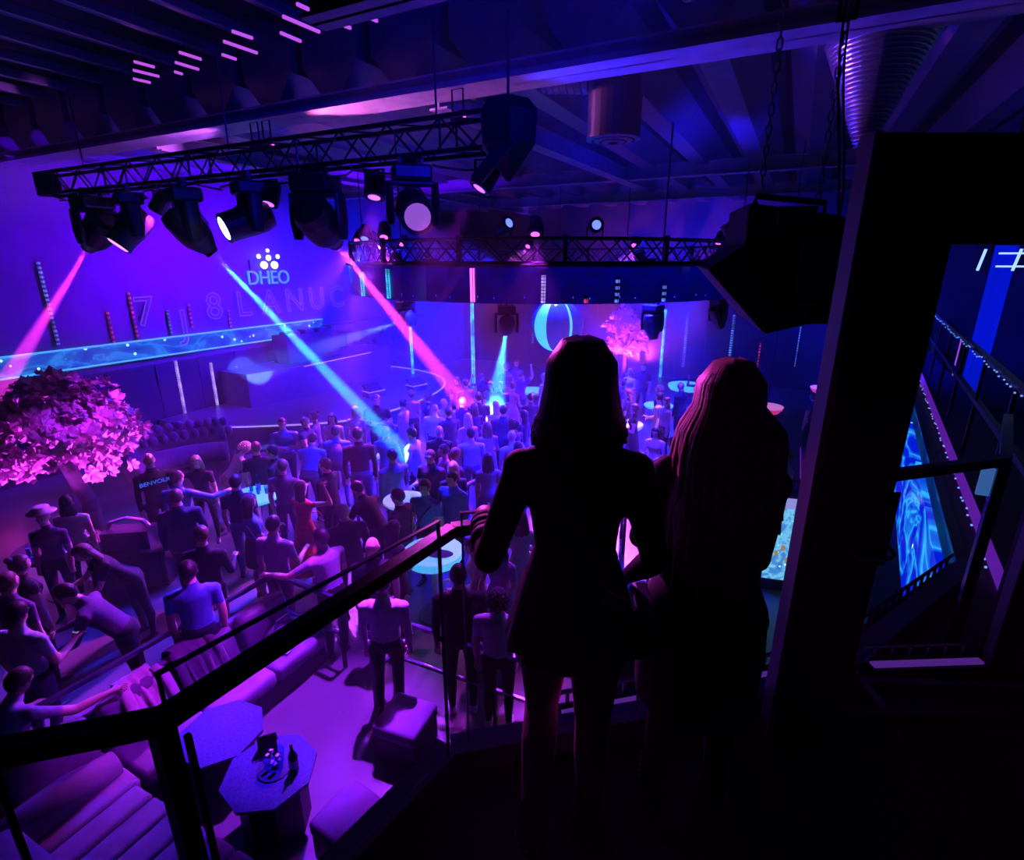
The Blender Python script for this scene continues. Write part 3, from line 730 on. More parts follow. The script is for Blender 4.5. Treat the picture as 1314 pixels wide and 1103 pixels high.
# ------------------------------------------------------------------ ventilation
duct_m = mat('spiral_duct', (0.30, 0.30, 0.33), 0.32, 0.85, var=0.1, bump=0.1)
t = thing('ventilation_duct', 'fat vertical ventilation duct ending in a round ceiling diffuser', 'duct', (-2.37, 7.5, 6.42))
MB().lathe([(0.34, 0.0), (0.34, 1.75)], 28).obj('drum', mat('duct_dark', (0.04, 0.04, 0.05), 0.4, 0.4), t)
for r0, r1, zz in ((0.35, 0.28, -0.02), (0.25, 0.18, -0.035), (0.15, 0.07, -0.05)):
    MB().lathe([(r0, zz + 0.03), (r0, zz), (r1, zz - 0.012), (r1, zz + 0.03)], 28).obj('diffuser_ring', STEEL, t)
prof = []
L = 1.2
for k in range(13):
    prof += [(0.17, L * k / 12), (0.185, L * k / 12 + 0.02), (0.17, L * k / 12 + 0.04)]
b = MB().lathe(prof, 18, Matrix.Translation((-0.3, 0, 0.7)) @ Matrix.Rotation(R(-82), 4, 'Y')); b.obj('branch_pipe', duct_m, t)
d0, d1 = aty(1128, 48, 6.95), aty(1107, 190, 6.95)
t = thing('spiral_duct', 'ribbed silver cone duct hanging down above the black door frame', 'duct', (d1.x, d1.y, d1.z))
prof = []
Ld = d0.z - d1.z
for k in range(26):
    z = Ld * k / 26; r = 0.07 + 0.40 * k / 26
    prof += [(r, z), (r + 0.022, z + Ld / 90), (r + 0.012, z + Ld / 40)]
MB().lathe(prof, 28).obj('pipe', duct_m, t)
MB().lathe([(0.48, Ld - 0.01), (0.5, Ld), (0.5, Ld + 0.08), (0.48, Ld + 0.1)], 28).obj('collar', STEEL, t)
MB().lathe([(0.46, Ld + 0.08), (0.46, 8.15 - d1.z)], 28).obj('upper_pipe', mat('duct_dark'), t)

# ------------------------------------------------------------------ hanging loudspeaker on chains
sy = 3.0
c0 = aty(988, 342, sy)
t = thing('hanging_loudspeaker', 'large black wedge loudspeaker cabinet hung on two chains', 'speaker', c0)
face = (0.89 * 0.2 - 0.455 * 0.9, 0.455 * 0.2 + 0.89 * 0.9)
def cam_plane(u, v, back=0.0):
    """point in the cabinet's own plane frame: metres right / up as seen, pushed away by back"""
    return None
# cabinet: local frame X right (seen from the balcony), Y away, Z up
q = Matrix.Rotation(YAW - R(8), 3, 'Z')
def P(x, y, z): return q @ Vector((x * 0.86, y * 0.86, z * 0.86))
# trapezoid body tilted so that its baffle looks down to the left
prof = [(-0.17, 0.33), (-0.17, 0.12), (-0.355, -0.015), (-0.03, -0.36), (0.25, -0.285), (0.345, -0.12), (0.345, 0.14), (0.28, 0.25)]
b = MB()
fr = [b.bm.verts.new(P(x, -0.18 + (0.1 if x < -0.1 else 0.0), z)) for x, z in prof]
bk = [b.bm.verts.new(P(x * 0.92 - 0.02, 0.34, z * 0.9 + 0.02)) for x, z in prof]
n = len(prof)
for k in range(n): b.bm.faces.new((fr[k], fr[(k + 1) % n], bk[(k + 1) % n], bk[k]))
b.bm.faces.new(fr[::-1]); b.bm.faces.new(bk)
cab = b.obj('cabinet', mat('speaker_black', (0.008, 0.008, 0.010), 0.55, var=0.2), t)
m_ = cab.modifiers.new('bevel', 'BEVEL'); m_.width = 0.012; m_.segments = 2
MB().box(P(0.2, -0.19, 0.0), (0.2, 0.02, 0.27), q, bevel=0.008).obj('rear_panel', mat('speaker_panel', (0.05, 0.035, 0.05), 0.5), t)
MB().box(P(0.2, -0.185, -0.235), (0.19, 0.02, 0.11), q @ Matrix.Rotation(R(18), 3, 'X'), bevel=0.006).obj('lower_panel', mat('speaker_panel'), t)
MB().box(P(0.19, -0.2, -0.24), (0.025, 0.02, 0.1), q @ Matrix.Rotation(R(25), 3, 'Y')).obj('slot', BLACK, t)
hb = MB().box(P(0.04, -0.18, 0.25), (0.16, 0.03, 0.065), q, bevel=0.012).obj('handle_recess', mat('recess', (0.03, 0.03, 0.09), 0.4), t)
MB().tube([P(-0.05, -0.2, 0.285), P(0.13, -0.2, 0.285)], 0.012, 8).obj('handle', BLACK, t)
MB().tube([P(-0.12, 0.0, 0.33), P(-0.12, 0.0, 0.37), P(0.24, 0.0, 0.33), P(0.24, 0.0, 0.25)], 0.014, 6).obj('rigging_frame', BLACK, t)
def chain(p0, p1, label):
    p0, p1 = Vector(p0), Vector(p1)
    t = thing('chain', label, 'chain', p0)
    L = (p1 - p0).length; d = (p1 - p0).normalized(); q0 = rot_to(d)
    lm = MB()
    ring = []
    for k in range(17):
        a = 2 * PI * k / 16
        ring.append((0.011 * math.cos(a), 0, 0.016 * math.sin(a) + (0.009 if math.sin(a) > 0 else -0.009)))
    lm.tube(ring, 0.0042, 5, cap=False)
    me = lm.mesh('link', mat('chain_steel', (0.6, 0.6, 0.65), 0.35, 0.3))
    nl = int(L / 0.042)
    for k in range(nl):
        link('link', me, t, mtx=Matrix.Translation(d * (k + 0.5) * 0.042) @ q0.to_4x4() @ Matrix.Rotation(PI / 2 * (k % 2), 4, 'Z'))
    return t
chain(c0 + P(-0.1, 0.0, 0.37), Vector((c0.x + P(-0.1, 0, 0).x, c0.y + P(-0.1, 0, 0).y, 6.34)), 'left steel chain carrying the black loudspeaker')
chain(c0 + P(0.2, 0.0, 0.33), Vector((c0.x + P(0.2, 0, 0).x, c0.y + P(0.2, 0, 0).y, 6.34)), 'right steel chain carrying the black loudspeaker')
t = thing('rigging_bracket', 'slotted steel bracket on the ceiling beam above the right chain', 'bracket', c0 + P(0.2, 0.0, 0) + Vector((0, 0, 1.0)))
b = MB()
for z0, hh in ((0.0, 0.02), (0.1, 0.03), (0.21, 0.03), (0.33, 0.03)): b.box((0, 0, z0 + hh / 2), (0.07, 0.01, hh))
for x in (-0.032, 0.032): b.box((x, 0, 0.18), (0.014, 0.012, 0.36))
b.obj('plate', STEEL, t)
t = thing('speaker_cable', 'two black cables looping from the ceiling to the loudspeaker', 'cable', c0 + P(0.24, -0.02, 0.3))
for k in range(2):
    pts_ = [Vector((0.02 * k - 0.05 * math.sin(j * 0.5), 0.02 * k, 1.2 - 0.14 * j)) for j in range(9)] + [P(0.02, -0.14, -0.1 - 0.03 * k), P(0.06, -0.2, -0.22), P(0.03, -0.2, -0.32), P(-0.03, -0.19, -0.25), P(0.0, -0.17, -0.16)]
    MB().tube(pts_, 0.005, 6).obj('cable', BLACKP, t)

# ------------------------------------------------------------------ balcony: kick frame, railing, glass, door frame
t = thing('kick_frame', 'dark steel edge frame bolted along the balcony front', 'frame', (-0.97, 1.37, 2.95))
frame_m = mat('edge_frame_steel', (0.25, 0.25, 0.4), 0.35, 0.3, var=0.2)
o0 = Vector((-0.97, 1.37, 2.95))
for a, c in zip(EDGE[:6], EDGE[1:6]):
    a, c = Vector((*a, 2.95)) - o0, Vector((*c, 2.95)) - o0
    dd = (c - a).normalized(); nn = Vector((-dd.y, dd.x, 0)); qq = Matrix((dd, nn, Vector((0, 0, 1)))).transposed()
    f_ = MB().box((a + c) / 2 + nn * -0.02 + Vector((0, 0, 0.055)), ((c - a).length, 0.035, 0.11), qq, bevel=0.004).obj('channel', frame_m, t)
    MB().box((a + c) / 2 + nn * 0.02 + Vector((0, 0, 0.10)), ((c - a).length, 0.09, 0.016), qq).obj('cap_strip', frame_m, t)
    nb_ = max(1, int((c - a).length / 0.42))
    for k in range(nb_):
        pp = a + (c - a) * ((k + 0.5) / nb_)
        MB().tube([pp - nn * 0.035 + Vector((0, 0, 0.06)), pp - nn * 0.075 + Vector((0, 0, 0.06))], 0.014, 8).obj('bolt', STEEL, t)
t = thing('balcony_handrail', 'black square handrail with a bright top edge, bent at the corner post', 'railing', (-1.04, 0.45, 2.95))
o1 = Vector((-1.04, 0.45, 2.95))
rp = [Vector((-1.9, -0.35, 4.0)), atz(205, 925, 4.0), atz(580, 680, 4.0), atz(604, 676, 4.0)]
RAILTOP = rp[2]
railm = mat('rail_black', (0.03, 0.03, 0.035), 0.22, 0.5, var=0.1)
for a, c in zip(rp, rp[1:]):
    MB().bar(a - o1, c - o1, 0.042, 0.042).obj('rail', railm, t)
for x, y in ((rp[1].x, rp[1].y), (-1.8, -0.26)):
    MB().bar((x - o1.x, y - o1.y, 0.0), (x - o1.x, y - o1.y, 1.03), 0.04).obj('post', railm, t)
    MB().bar((x - o1.x + 0.03, y - o1.y + 0.03, 0.0), (x - o1.x + 0.03, y - o1.y + 0.03, 1.0), 0.012).obj('glass_clamp_strip', ALU, t)
for a in ((-1.42, 0.09), (-1.25, 0.25)):
    MB().bar((a[0] - o1.x, a[1] - o1.y, 0.0), (a[0] - o1.x, a[1] - o1.y, 1.03), 0.012).obj('baluster', railm, t)
gl = mat('glass_edge', (0.25, 0.35, 0.5), 0.15, 0.0, var=0.1)
def pane(a, c, label, h=1.02):
    a, c = Vector((*a, 3.05)), Vector((*c, 3.05)); L = (c - a).length
    t = thing('glass_balustrade', label, 'balustrade', a, math.atan2(c.y - a.y, c.x - a.x))
    MB().box((L / 2, 0, h / 2), (L - 0.01, 0.012, h)).obj('pane', GLASS, t)
    for x in (0.006, L - 0.006): MB().box((x, 0, h / 2), (0.006, 0.013, h)).obj('edge', gl, t)
    MB().box((L / 2, 0, h), (L, 0.013, 0.006)).obj('edge', gl, t)
pane((-1.09, 0.48), (-0.96, 1.34), 'clear glass balustrade panel under the black handrail')
pane((-0.93, 1.42), (-0.36, 1.89), 'clear glass balustrade panel in front of the woman in black')
pane((-0.33, 1.915), (0.16, 2.32), 'clear glass balustrade panel in front of the blonde woman')
# ledge with LED battens outside the glass
def batten(a, c, label, z=2.98):
    a, c = Vector((*a, z)), Vector((*c, z)); L = (c - a).length
    t = thing('led_batten', label, 'light', a, math.atan2(c.y - a.y, c.x - a.x))
    MB().box((L / 2, 0, 0.03), (L, 0.11, 0.06), bevel=0.006).obj('housing', BLACKP, t)
    MB().box((L / 2, -0.012, 0.064), (L * 0.97, 0.036, 0.012)).obj('diffuser', mat('violet_diffuser', (0.4, 0.25, 0.6), 0.5, emit=(0.4, 0.08, 0.95), strength=0.22), t)
    for k in range(max(2, int(L / 0.09))):
        x = 0.05 + k * 0.09
        if x < L: MB().box((x, 0.045, 0.085), (0.014, 0.012, 0.06)).obj('bracket', STEEL, t)
    MB().bar((0, 0.05, 0.12), (L, 0.05, 0.12), 0.014).obj('guard_rail', STEEL, t)
batten((-0.66, 1.74), (-0.24, 2.1), 'violet LED batten beyond the glass between the two women')
batten((-0.18, 2.15), (0.24, 2.5), 'violet LED batten beyond the glass beside the black door frame')
batten((0.52, 2.85), (1.18, 4.0), 'violet LED batten that climbs along the ledge behind the door glass')
batten((0.56, 2.70), (1.05, 2.98), 'short violet LED batten along the sill behind the door glass')

# black door frame
bx = atz(981, 940, 2.95)
t = thing('door_1', 'tall black door frame with a wide stile, pull handle and clear glass', 'door', bx, YAW)
t['kind'] = 'structure'
door_m = mat('door_black', (0.010, 0.010, 0.014), 0.4, 0.0, var=0.15)
SW, HD = 0.295, 2.32
MB().box((SW / 2 + 0.006, 0, HD / 2), (SW, 0.06, HD), bevel=0.006).obj('stile', door_m, t)
MB().box((0.95, 0, HD - 0.16), (1.34, 0.058, 0.32), bevel=0.005).obj('header', door_m, t)
MB().box((0.95, 0, 0.06), (1.3, 0.058, 0.12), bevel=0.005).obj('bottom_rail', door_m, t)
MB().box((1.5, 0, HD / 2), (0.3, 0.06, HD), bevel=0.006).obj('stile', door_m, t)
MB().box((0.85, 0.0, 1.05), (1.02, 0.01, 1.9)).obj('glass_pane', GLASS, t)
MB().box((-0.004, -0.01, HD / 2), (0.026, 0.075, HD)).obj('edge_trim', mat('pale_edge_trim', (0.55, 0.45, 0.6), 0.4, 0.2), t)
MB().box((0.045, -0.033, HD / 2), (0.006, 0.006, HD * 0.97)).obj('inlay_strip', mat('inlay', (0.12, 0.12, 0.3), 0.3, 0.6), t)
MB().tube([(0.15, -0.03, 0.94), (0.15, -0.085, 0.925), (0.175, -0.1, 0.915), (0.285, -0.1, 0.915), (0.31, -0.085, 0.925), (0.31, -0.03, 0.94)], 0.009, 8).obj('handle', ALU, t)
MB().box((0.23, -0.034, 1.0), (0.18, 0.006, 0.3), bevel=0.002).obj('push_plate', mat('push_plate', (0.014, 0.014, 0.02), 0.25, 0.3), t)
# second dark stile at the far right of the balcony
px_ = atz(1256, 858, 2.95)
t = thing('door_post', 'slanting black post with a violet edge at the far right of the balcony', 'post', px_, YAW)
MB().box((0.16, 0.0, 1.3), (0.3, 0.08, 2.6), bevel=0.006).obj('post', door_m, t)
MB().box((0.004, -0.02, 1.3), (0.012, 0.05, 2.6)).obj('edge_trim', mat('pale_edge_trim'), t)
MB().box((0.12, -0.1, 0.25), (0.12, 0.1, 0.5), bevel=0.01).obj('foot_bracket', STEEL, t)
# platform sill and hinge hardware
t = thing('sill_frame', 'flat dark sill frame lying on the balcony floor behind the door', 'frame', (0.55, 2.62, 2.955), R(24))
for (a, c) in (((-0.02, 0, 0.03), (1.1, 0.0, 0.03)), ((-0.02, -0.28, 0.03), (1.1, -0.28, 0.03)), ((1.1, 0, 0.03), (1.1, -0.28, 0.03)), ((-0.02, 0, 0.03), (-0.02, -0.28, 0.03))):
    MB().bar(a, c, 0.035, 0.05).obj('bar', frame_m, t)
t = thing('door_closer', 'small metal floor hinge with a bolt beside the right-hand post', 'hinge', atz(1272, 838, 2.96))
MB().lathe([(0.045, 0), (0.045, 0.05), (0.03, 0.06)], 14).obj('drum', STEEL, t)
MB().bar((0, 0, 0.05), (0.1, 0.05, 0.12), 0.025).obj('arm', STEEL, t)
MB().ell((0, 0, 0.08), (0.022, 0.022, 0.022)).obj('bolt', ALU, t)
# mezzanine railing that meets the balcony, seen through the door glass
t = thing('corner_railing', 'black corner railing with one tall post seen through the door glass', 'railing', (0.49, 2.72, 2.95))
o2 = Vector((0.49, 2.72, 2.95))
ra, rb_ = atz(1140, 610, 4.0) - o2, atz(1290, 590, 4.0) - o2
MB().bar(ra, rb_, 0.045).obj('rail', railm, t)
MB().bar((rb_.x, rb_.y, 0), rb_, 0.045).obj('post', railm, t)
MB().bar((ra.x, ra.y, 0), ra, 0.02).obj('post', railm, t)
MB().bar(rb_, rb_ + Vector((0.25, 0.95, 0)), 0.045).obj('rail', railm, t)
MB().box((rb_.x - 0.05, rb_.y - 0.0, 0.93), (0.05, 0.02, 0.14)).obj('label_plate', mat('pale_plate', (0.3, 0.5, 0.7), 0.4, emit=(0.1, 0.3, 0.8), strength=0.4), t)

# ------------------------------------------------------------------ lower railings around the seating
def lower_rail(pts, label, mid=True, posts=None, m=None):
    o = Vector((*pts[0], 0)); t = thing('floor_railing', label, 'railing', o)
    mm = m or mat('brushed_rail', (0.12, 0.14, 0.22), 0.25, 0.8, var=0.1)
    for a, c in zip(pts, pts[1:]):
        a, c = Vector((*a, 0)) - o, Vector((*c, 0)) - o
        MB().bar(a + Vector((0, 0, 1.0)), c + Vector((0, 0, 1.0)), 0.045).obj('rail', mm, t)
        if mid: MB().bar(a + Vector((0, 0, 0.5)), c + Vector((0, 0, 0.5)), 0.035).obj('mid_rail', mm, t)
    for p in (posts or pts):
        p = Vector((*p, 0)) - o
        MB().bar(p, p + Vector((0, 0, 1.0)), 0.04).obj('post', railm, t)
lower_rail([(-5.72, 0.4), (-5.56, 4.05), (-4.42, 4.02)], 'low railing behind the long sofa turning towards the gap', True, [(-5.72, 0.5), (-5.62, 2.4), (-5.56, 4.05), (-4.42, 4.02)])
lower_rail([(-3.66, 3.72), (-3.62, 4.02), (-0.95, 4.16)], 'low railing in front of the two men below the balcony', True, [(-3.66, 3.72), (-3.62, 4.02), (-2.3, 4.09), (-0.95, 4.16)])

# haze that the beams light up
hz = bpy.data.materials.new('haze'); hz.use_nodes = True
nt = hz.node_tree; nt.nodes.clear()
o_ = nt.nodes.new('ShaderNodeOutputMaterial'); vs = nt.nodes.new('ShaderNodeVolumeScatter')
vs.inputs['Color'].default_value = (0.95, 0.95, 1, 1); vs.inputs['Density'].default_value = HAZE; vs.inputs['Anisotropy'].default_value = 0.0
nt.links.new(vs.outputs[0], o_.inputs['Volume'])
ho = stuff(MB().box((-1, 10.2, 4.1), (29.5, 29.6, 8.6)).obj('haze', hz))
tag(ho, 'thin show smoke filling the whole hall', 'haze')
# ================================================================== FURNITURE
ORD = ['first', 'second', 'third', 'fourth', 'fifth', 'sixth', 'seventh', 'eighth', 'ninth']
# long sofa against the low railing
def cushion(c, d, rot=None, bev=0.05):
    return MB().box(c, d, rot, bevel=bev)
t = thing('long_sofa', 'long violet lit velvet sofa along the low railing with loose back cushions', 'sofa', (-5.1, 0.3, 0))
MB().box((0.03, 1.85, 0.13), (0.72, 3.7, 0.26), bevel=0.02).obj('plinth', mat('sofa_plinth', (0.02, 0.015, 0.025), 0.6), t)
for k in range(5):
    cushion((0.07, 0.37 + k * 0.74, 0.35), (0.72, 0.725, 0.2), bev=0.05).obj('seat_cushion', SOFA, t, smooth=True)
MB().box((-0.36, 1.85, 0.42), (0.1, 3.7, 0.84), bevel=0.03).obj('backrest', SOFA, t)
for k, tilt in enumerate((12, 16, 10, 18, 12)):
    cushion((-0.22, 0.37 + k * 0.74, 0.66), (0.2, 0.66, 0.46), Matrix.Rotation(R(-tilt), 3, 'Y'), 0.07).obj('back_cushion', SOFA, t, smooth=True)
# ribbed corner sofa in front
t = thing('ribbed_sofa', 'ribbed violet sofa section with a rounded arm, nearest to the balcony corner', 'sofa', (-4.0, 1.3, 0), R(2))
MB().box((0, 0.0, 0.13), (1.75, 0.72, 0.26), bevel=0.02).obj('plinth', mat('sofa_plinth'), t)
for k in range(7):
    cushion((-0.78 + k * 0.26, 0.03, 0.36), (0.25, 0.82, 0.2), bev=0.045).obj('seat_rib', SOFA, t, smooth=True)
MB().tube([(-0.86, -0.42, 0.6), (0.86, -0.42, 0.6)], 0.15, 14, flat=(1, 1)).obj('backrest', SOFA, t, smooth=True)
MB().box((0, -0.44, 0.35), (1.75, 0.2, 0.6), bevel=0.04).obj('back_panel', SOFA, t)
MB().tube([(-0.98, -0.5, 0.52), (-0.98, 0.1, 0.52), (-0.96, 0.46, 0.5)], [0.17, 0.17, 0.12], 14).obj('arm', SOFA, t, smooth=True)
# two octagonal tables
oct_m = mat('speckled_table_top', (0.05, 0.06, 0.2), 0.25, 0.0, var=0.35, scale=40)
oct_leg = mat('table_side', (0.015, 0.012, 0.02), 0.5, 0.0)
def octo(p, r, h, rot, label):
    t = thing('octagonal_table', label, 'table', (p.x, p.y, 0), rot, 'octagonal tables')
    pl = [(r * math.cos(R(22.5 + 45 * k)), r * math.sin(R(22.5 + 45 * k))) for k in range(8)]
    MB().prism(pl, h - 0.03, h).obj('table_top', oct_m, t)
    MB().prism([(x * 0.72, y * 0.72) for x, y in pl], 0.0, h - 0.03).obj('pedestal', oct_leg, t)
    return t
p1, p2 = atz(284, 938, 0.5), atz(346, 988, 0.62)
octo(p1, 0.40, 0.5, R(8), 'lower octagonal table with an empty speckled blue top')
octo(p2, 0.40, 0.62, R(-12), 'taller octagonal table carrying the glass ice bucket')
t = thing('ice_bucket', 'clear glass ice bucket with cubes on the taller octagonal table', 'ice bucket', (p2.x + 0.02, p2.y + 0.04, 0.62))
MB().lathe([(0.06, 0.0), (0.075, 0.01), (0.1, 0.17), (0.096, 0.17), (0.07, 0.015), (0.0, 0.012)], 18).obj('bucket', glass('bucket_glass', (0.6, 0.75, 1.0)), t)
for k in range(9):
    MB().box((random.uniform(-.045, .045), random.uniform(-.045, .045), 0.04 + 0.014 * k), (0.032, 0.032, 0.032), Euler((k, k * 2, k)).to_matrix(), bevel=0.004).obj('ice_cube', mat('ice', (0.6, 0.75, 0.95), 0.1), t)
MB().lathe([(0.14, 0), (0.15, 0.012), (0.13, 0.012)], 20).obj('saucer', mat('dark_tray', (0.04, 0.05, 0.12), 0.25), t)
t = thing('menu_card', 'black folded menu card propped at the ice bucket', 'menu', (p2.x - 0.18, p2.y + 0.14, 0.625), R(50))
for a in (-1, 1):
    MB().box((0, a * 0.05, 0.085), (0.16, 0.006, 0.18), Matrix.Rotation(R(28 * a), 3, 'X')).obj('card', BLACKP, t)
def bottle(p, h, r, m, label, group=None, cap=None):
    t = thing('bottle', label, 'bottle', p, 0, group)
    MB().lathe([(r * 0.9, 0), (r, 0.01), (r, h * 0.58), (r * 0.5, h * 0.72), (r * 0.34, h * 0.8), (r * 0.34, h)], 14).obj('body', m, t, smooth=True)
    MB().lathe([(r * 0.38, h * 0.94), (r * 0.38, h * 1.01)], 12).obj('cap', cap or STEEL, t)
    MB().lathe([(r * 1.02, h * 0.18), (r * 1.02, h * 0.46)], 14, cap=False).obj('paper_label', mat('bottle_label', (0.5, 0.5, 0.55), 0.6), t)
    return t
BOT = mat('dark_bottle_glass', (0.02, 0.03, 0.05), 0.08)
bottle((p2.x + 0.2, p2.y + 0.1, 0.62), 0.3, 0.04, BOT, 'dark bottle standing beside the ice bucket')
# ottomans
def ottoman(p, h, label, rz=0.0):
    t = thing('ottoman', label, 'ottoman', (p.x, p.y, 0), rz, 'cube ottomans')
    MB().box((0, 0, h - 0.08), (0.5, 0.5, 0.16), bevel=0.04).obj('seat_pad', SOFA, t, smooth=True)
    MB().box((0, 0, (h - 0.15) / 2 + 0.01), (0.47, 0.47, h - 0.17), bevel=0.015).obj('base', mat('sofa_plinth'), t)
ottoman(atz(450, 1042, 0.46), 0.46, 'cube ottoman close to the balcony kick frame', R(-6))
ottoman(atz(520, 915, 0.46), 0.46, 'cube ottoman at the corner of the low railing', R(6))
# clothes and bag left on the sofa
def cloth_mesh(w, prof, n=18, amp=0.02, seed=1, taper=0.0):
    """strip of cloth hanging over an edge: prof = list of (out, z); w = width"""
    rnd = random.Random(seed); ph = [rnd.uniform(0, 6) for _ in range(4)]
    b = MB(); rows = []
    for i, (o, z) in enumerate(prof):
        row = []
        f = i / (len(prof) - 1)
        for k in range(n + 1):
            s = k / n - 0.5
            wv = amp * (math.sin(s * 19 + ph[0] + f) + 0.6 * math.sin(s * 31 + ph[1])) * (0.3 + f)
            row.append(b.bm.verts.new((o + wv, s * w * (1 - taper * f) + 0.02 * math.sin(f * 5 + ph[2]), z + wv * 0.3)))
        rows.append(row)
    for A, B2 in zip(rows, rows[1:]):
        for k in range(n): b.bm.faces.new((A[k], A[k + 1], B2[k + 1], B2[k]))
    return b
def solid(o, th=0.012):
    m = o.modifiers.new('solid', 'SOLIDIFY'); m.thickness = th; return o
def draped(y, w, m, label, seed, drop=0.45, taper=0.25):
    t = thing('jacket', label, 'jacket', (-5.45, y, 0.86))
    prof = [(-0.12, -0.25), (-0.11, -0.1), (-0.08, 0.03), (0.0, 0.06), (0.1, 0.05), (0.2, -0.03), (0.27, -0.12), (0.33, -0.24), (0.38, -0.3), (0.46, -drop + 0.08)]
    solid(cloth_mesh(w, prof, 20, 0.018, seed, taper).obj('body', m, t, smooth=True))
    for s in (-1, 1):
        MB().tube([(0.08, s * w * 0.42, 0.06), (0.22, s * w * 0.5, -0.02), (0.32, s * w * 0.52, -0.2), (0.4, s * w * 0.42, -0.32)], [0.05, 0.055, 0.05, 0.04], 8, flat=(1, 0.6)).obj('sleeve', m, t, smooth=True)
draped(2.22, 0.36, mat('pink_denim', (0.62, 0.42, 0.55), 0.8, var=0.15, scale=14, bump=0.2), 'pale pinkish jacket hung over the long sofa back', 3)
draped(2.76, 0.42, mat('dark_purple_cloth', (0.10, 0.06, 0.13), 0.8, var=0.2, scale=14, bump=0.2), 'dark jacket hung over the long sofa back next to the pale one', 5)
t = thing('handbag', 'slouchy bag with papers left on the far end of the long sofa', 'bag', (-5.03, 3.66, 0.46))
MB().rings([(0, 0, 0, 0.16, 0.22), (0, 0, 0.06, 0.19, 0.25), (0.01, 0, 0.16, 0.16, 0.22), (0.02, 0, 0.22, 0.05, 0.16)], 16).obj('body', mat('bag_leather', (0.06, 0.05, 0.09), 0.4, bump=0.2), t, smooth=True)
MB().tube([(0.02, -0.12, 0.2), (0.02, -0.08, 0.32), (0.02, 0.08, 0.32), (0.02, 0.12, 0.2)], 0.012, 6).obj('handle', mat('bag_leather'), t)
MB().box((0.2, -0.12, 0.02), (0.1, 0.16, 0.012), Matrix.Rotation(R(20), 3, 'Z')).obj('paper', mat('white_paper', (0.75, 0.75, 0.8), 0.7), t)

# tufted curved sofa at the foot of the left wall
t = thing('tufted_sofa', 'curved tufted sofa below the white violet light strips', 'sofa', (-13.0, 7.3, 0), R(72)); t.scale = (0.62, 1.0, 1.1)
vel = mat('tufted_velvet', (0.16, 0.10, 0.22), 0.6, var=0.2, bump=0.1, sheen=0.3)
arc = [(1.9 * math.sin(R(a)), 0.75 * (1 - math.cos(R(a))) * -1.0, 0) for a in np.linspace(-62, 62, 15)]
b = MB(); b.tube([(x, y - 0.05, 0.28) for x, y, z in arc], 0.3, 10, flat=(1.1, 0.75)); b.obj('seat', vel, t, smooth=True)
b = MB(); b.tube([(x * 1.1, y + 0.3, 0.55) for x, y, z in arc], 0.3, 10, flat=(0.6, 1.4)); b.obj('backrest', vel, t, smooth=True)
for i, a in enumerate(np.linspace(-60, 60, 13)):
    x, y = 2.12 * math.sin(R(a)), 0.75 * (1 - math.cos(R(a))) * -1.0 + 0.28
    for j, zz in enumerate((0.92, 0.72)):
        MB().ell((x + (0.08 if j else 0), y - 0.02 - 0.12 * j, zz), (0.16, 0.13, 0.12), sub=2).obj('tuft', vel, t, smooth=True)
t = thing('low_cabinet', 'low dark cabinet with a violet lit front beside the tufted sofa', 'cabinet', (-11.3, 8.3, 0), R(60))
MB().box((0, 0, 0.25), (1.0, 0.4, 0.5), bevel=0.01).obj('body', panel_m, t)
MB().box((0, -0.21, 0.27), (0.92, 0.02, 0.36), bevel=0.005).obj('front', mat('violet_front', (0.2, 0.12, 0.3), 0.4), t)

# ------------------------------------------------------------------ glowing bar tables
glow = mat('glow_acrylic', (0.3, 0.6, 0.8), 0.3, emit=(0.08, 0.55, 1.0), strength=0.85)
glow_w = mat('glow_acrylic_pale', (0.6, 0.7, 0.85), 0.3, emit=(0.3, 0.5, 1.0), strength=0.55)
TABLES = []
def bar_table(u, v, r, label, m=glow, h=1.05, rim=0.07):
    p = atz(u, v, h)
    t = thing('bar_table', label, 'table', (p.x, p.y, 0), 0, 'glowing bar tables')
    MB().lathe([(r * 0.9, h - rim), (r, h - rim * 0.5), (r, h - 0.004), (r * 0.98, h)], 28).obj('table_top', m, t)
    MB().lathe([(0.05, 0.03), (0.045, h - rim)], 12).obj('stem', mat('white_stem', (0.4, 0.4, 0.55), 0.4), t)
    MB().lathe([(0.26, 0), (0.26, 0.02), (0.06, 0.035)], 20).obj('foot', STEEL, t)
    TABLES.append((p.x, p.y, r))
    return Vector((p.x, p.y, h))
def cup(p, label, group=None, m=None, h=0.13, r=0.035):
    t = thing('drinking_glass', label, 'glass', p, 0, group)
    MB().lathe([(r * 0.75, 0), (r * 0.8, 0.005), (r, h), (r * 0.93, h), (r * 0.72, 0.012), (0, 0.01)], 12).obj('vessel', m or glass('cup_glass', (0.7, 0.8, 1)), t)
    MB().lathe([(r * 0.7, 0.014), (r * 0.85, h * 0.6), (0.001, h * 0.61)], 12).obj('drink', mat('blue_drink', (0.1, 0.2, 0.6), 0.1), t)
tb = bar_table(328, 634, 0.42, 'glowing cyan bar table crowded with glasses, left half of the crowd')
for k, (dx, dy, hh) in enumerate(((-.16, .05, .15), (-.05, .12, .18), (.05, .02, .13), (.16, .1, .16), (0.02, -.1, .12))):
    cup(tb + Vector((dx, dy, 0)), 'glass on the crowded cyan bar table', 'glasses on the crowded cyan table', h=hh)
bottle(tb + Vector((-.12, .16, 0)), 0.28, 0.04, BOT, 'dark bottle among the glasses on the crowded cyan table')
tb = bar_table(556, 706, 0.42, 'glowing cyan bar table with a tray and menus, under the end of the handrail', rim=0.14)
t = thing('serving_tray', 'dark oval tray on the cyan table under the handrail end', 'tray', tb + Vector((0.14, -0.06, 0.0)), R(20))
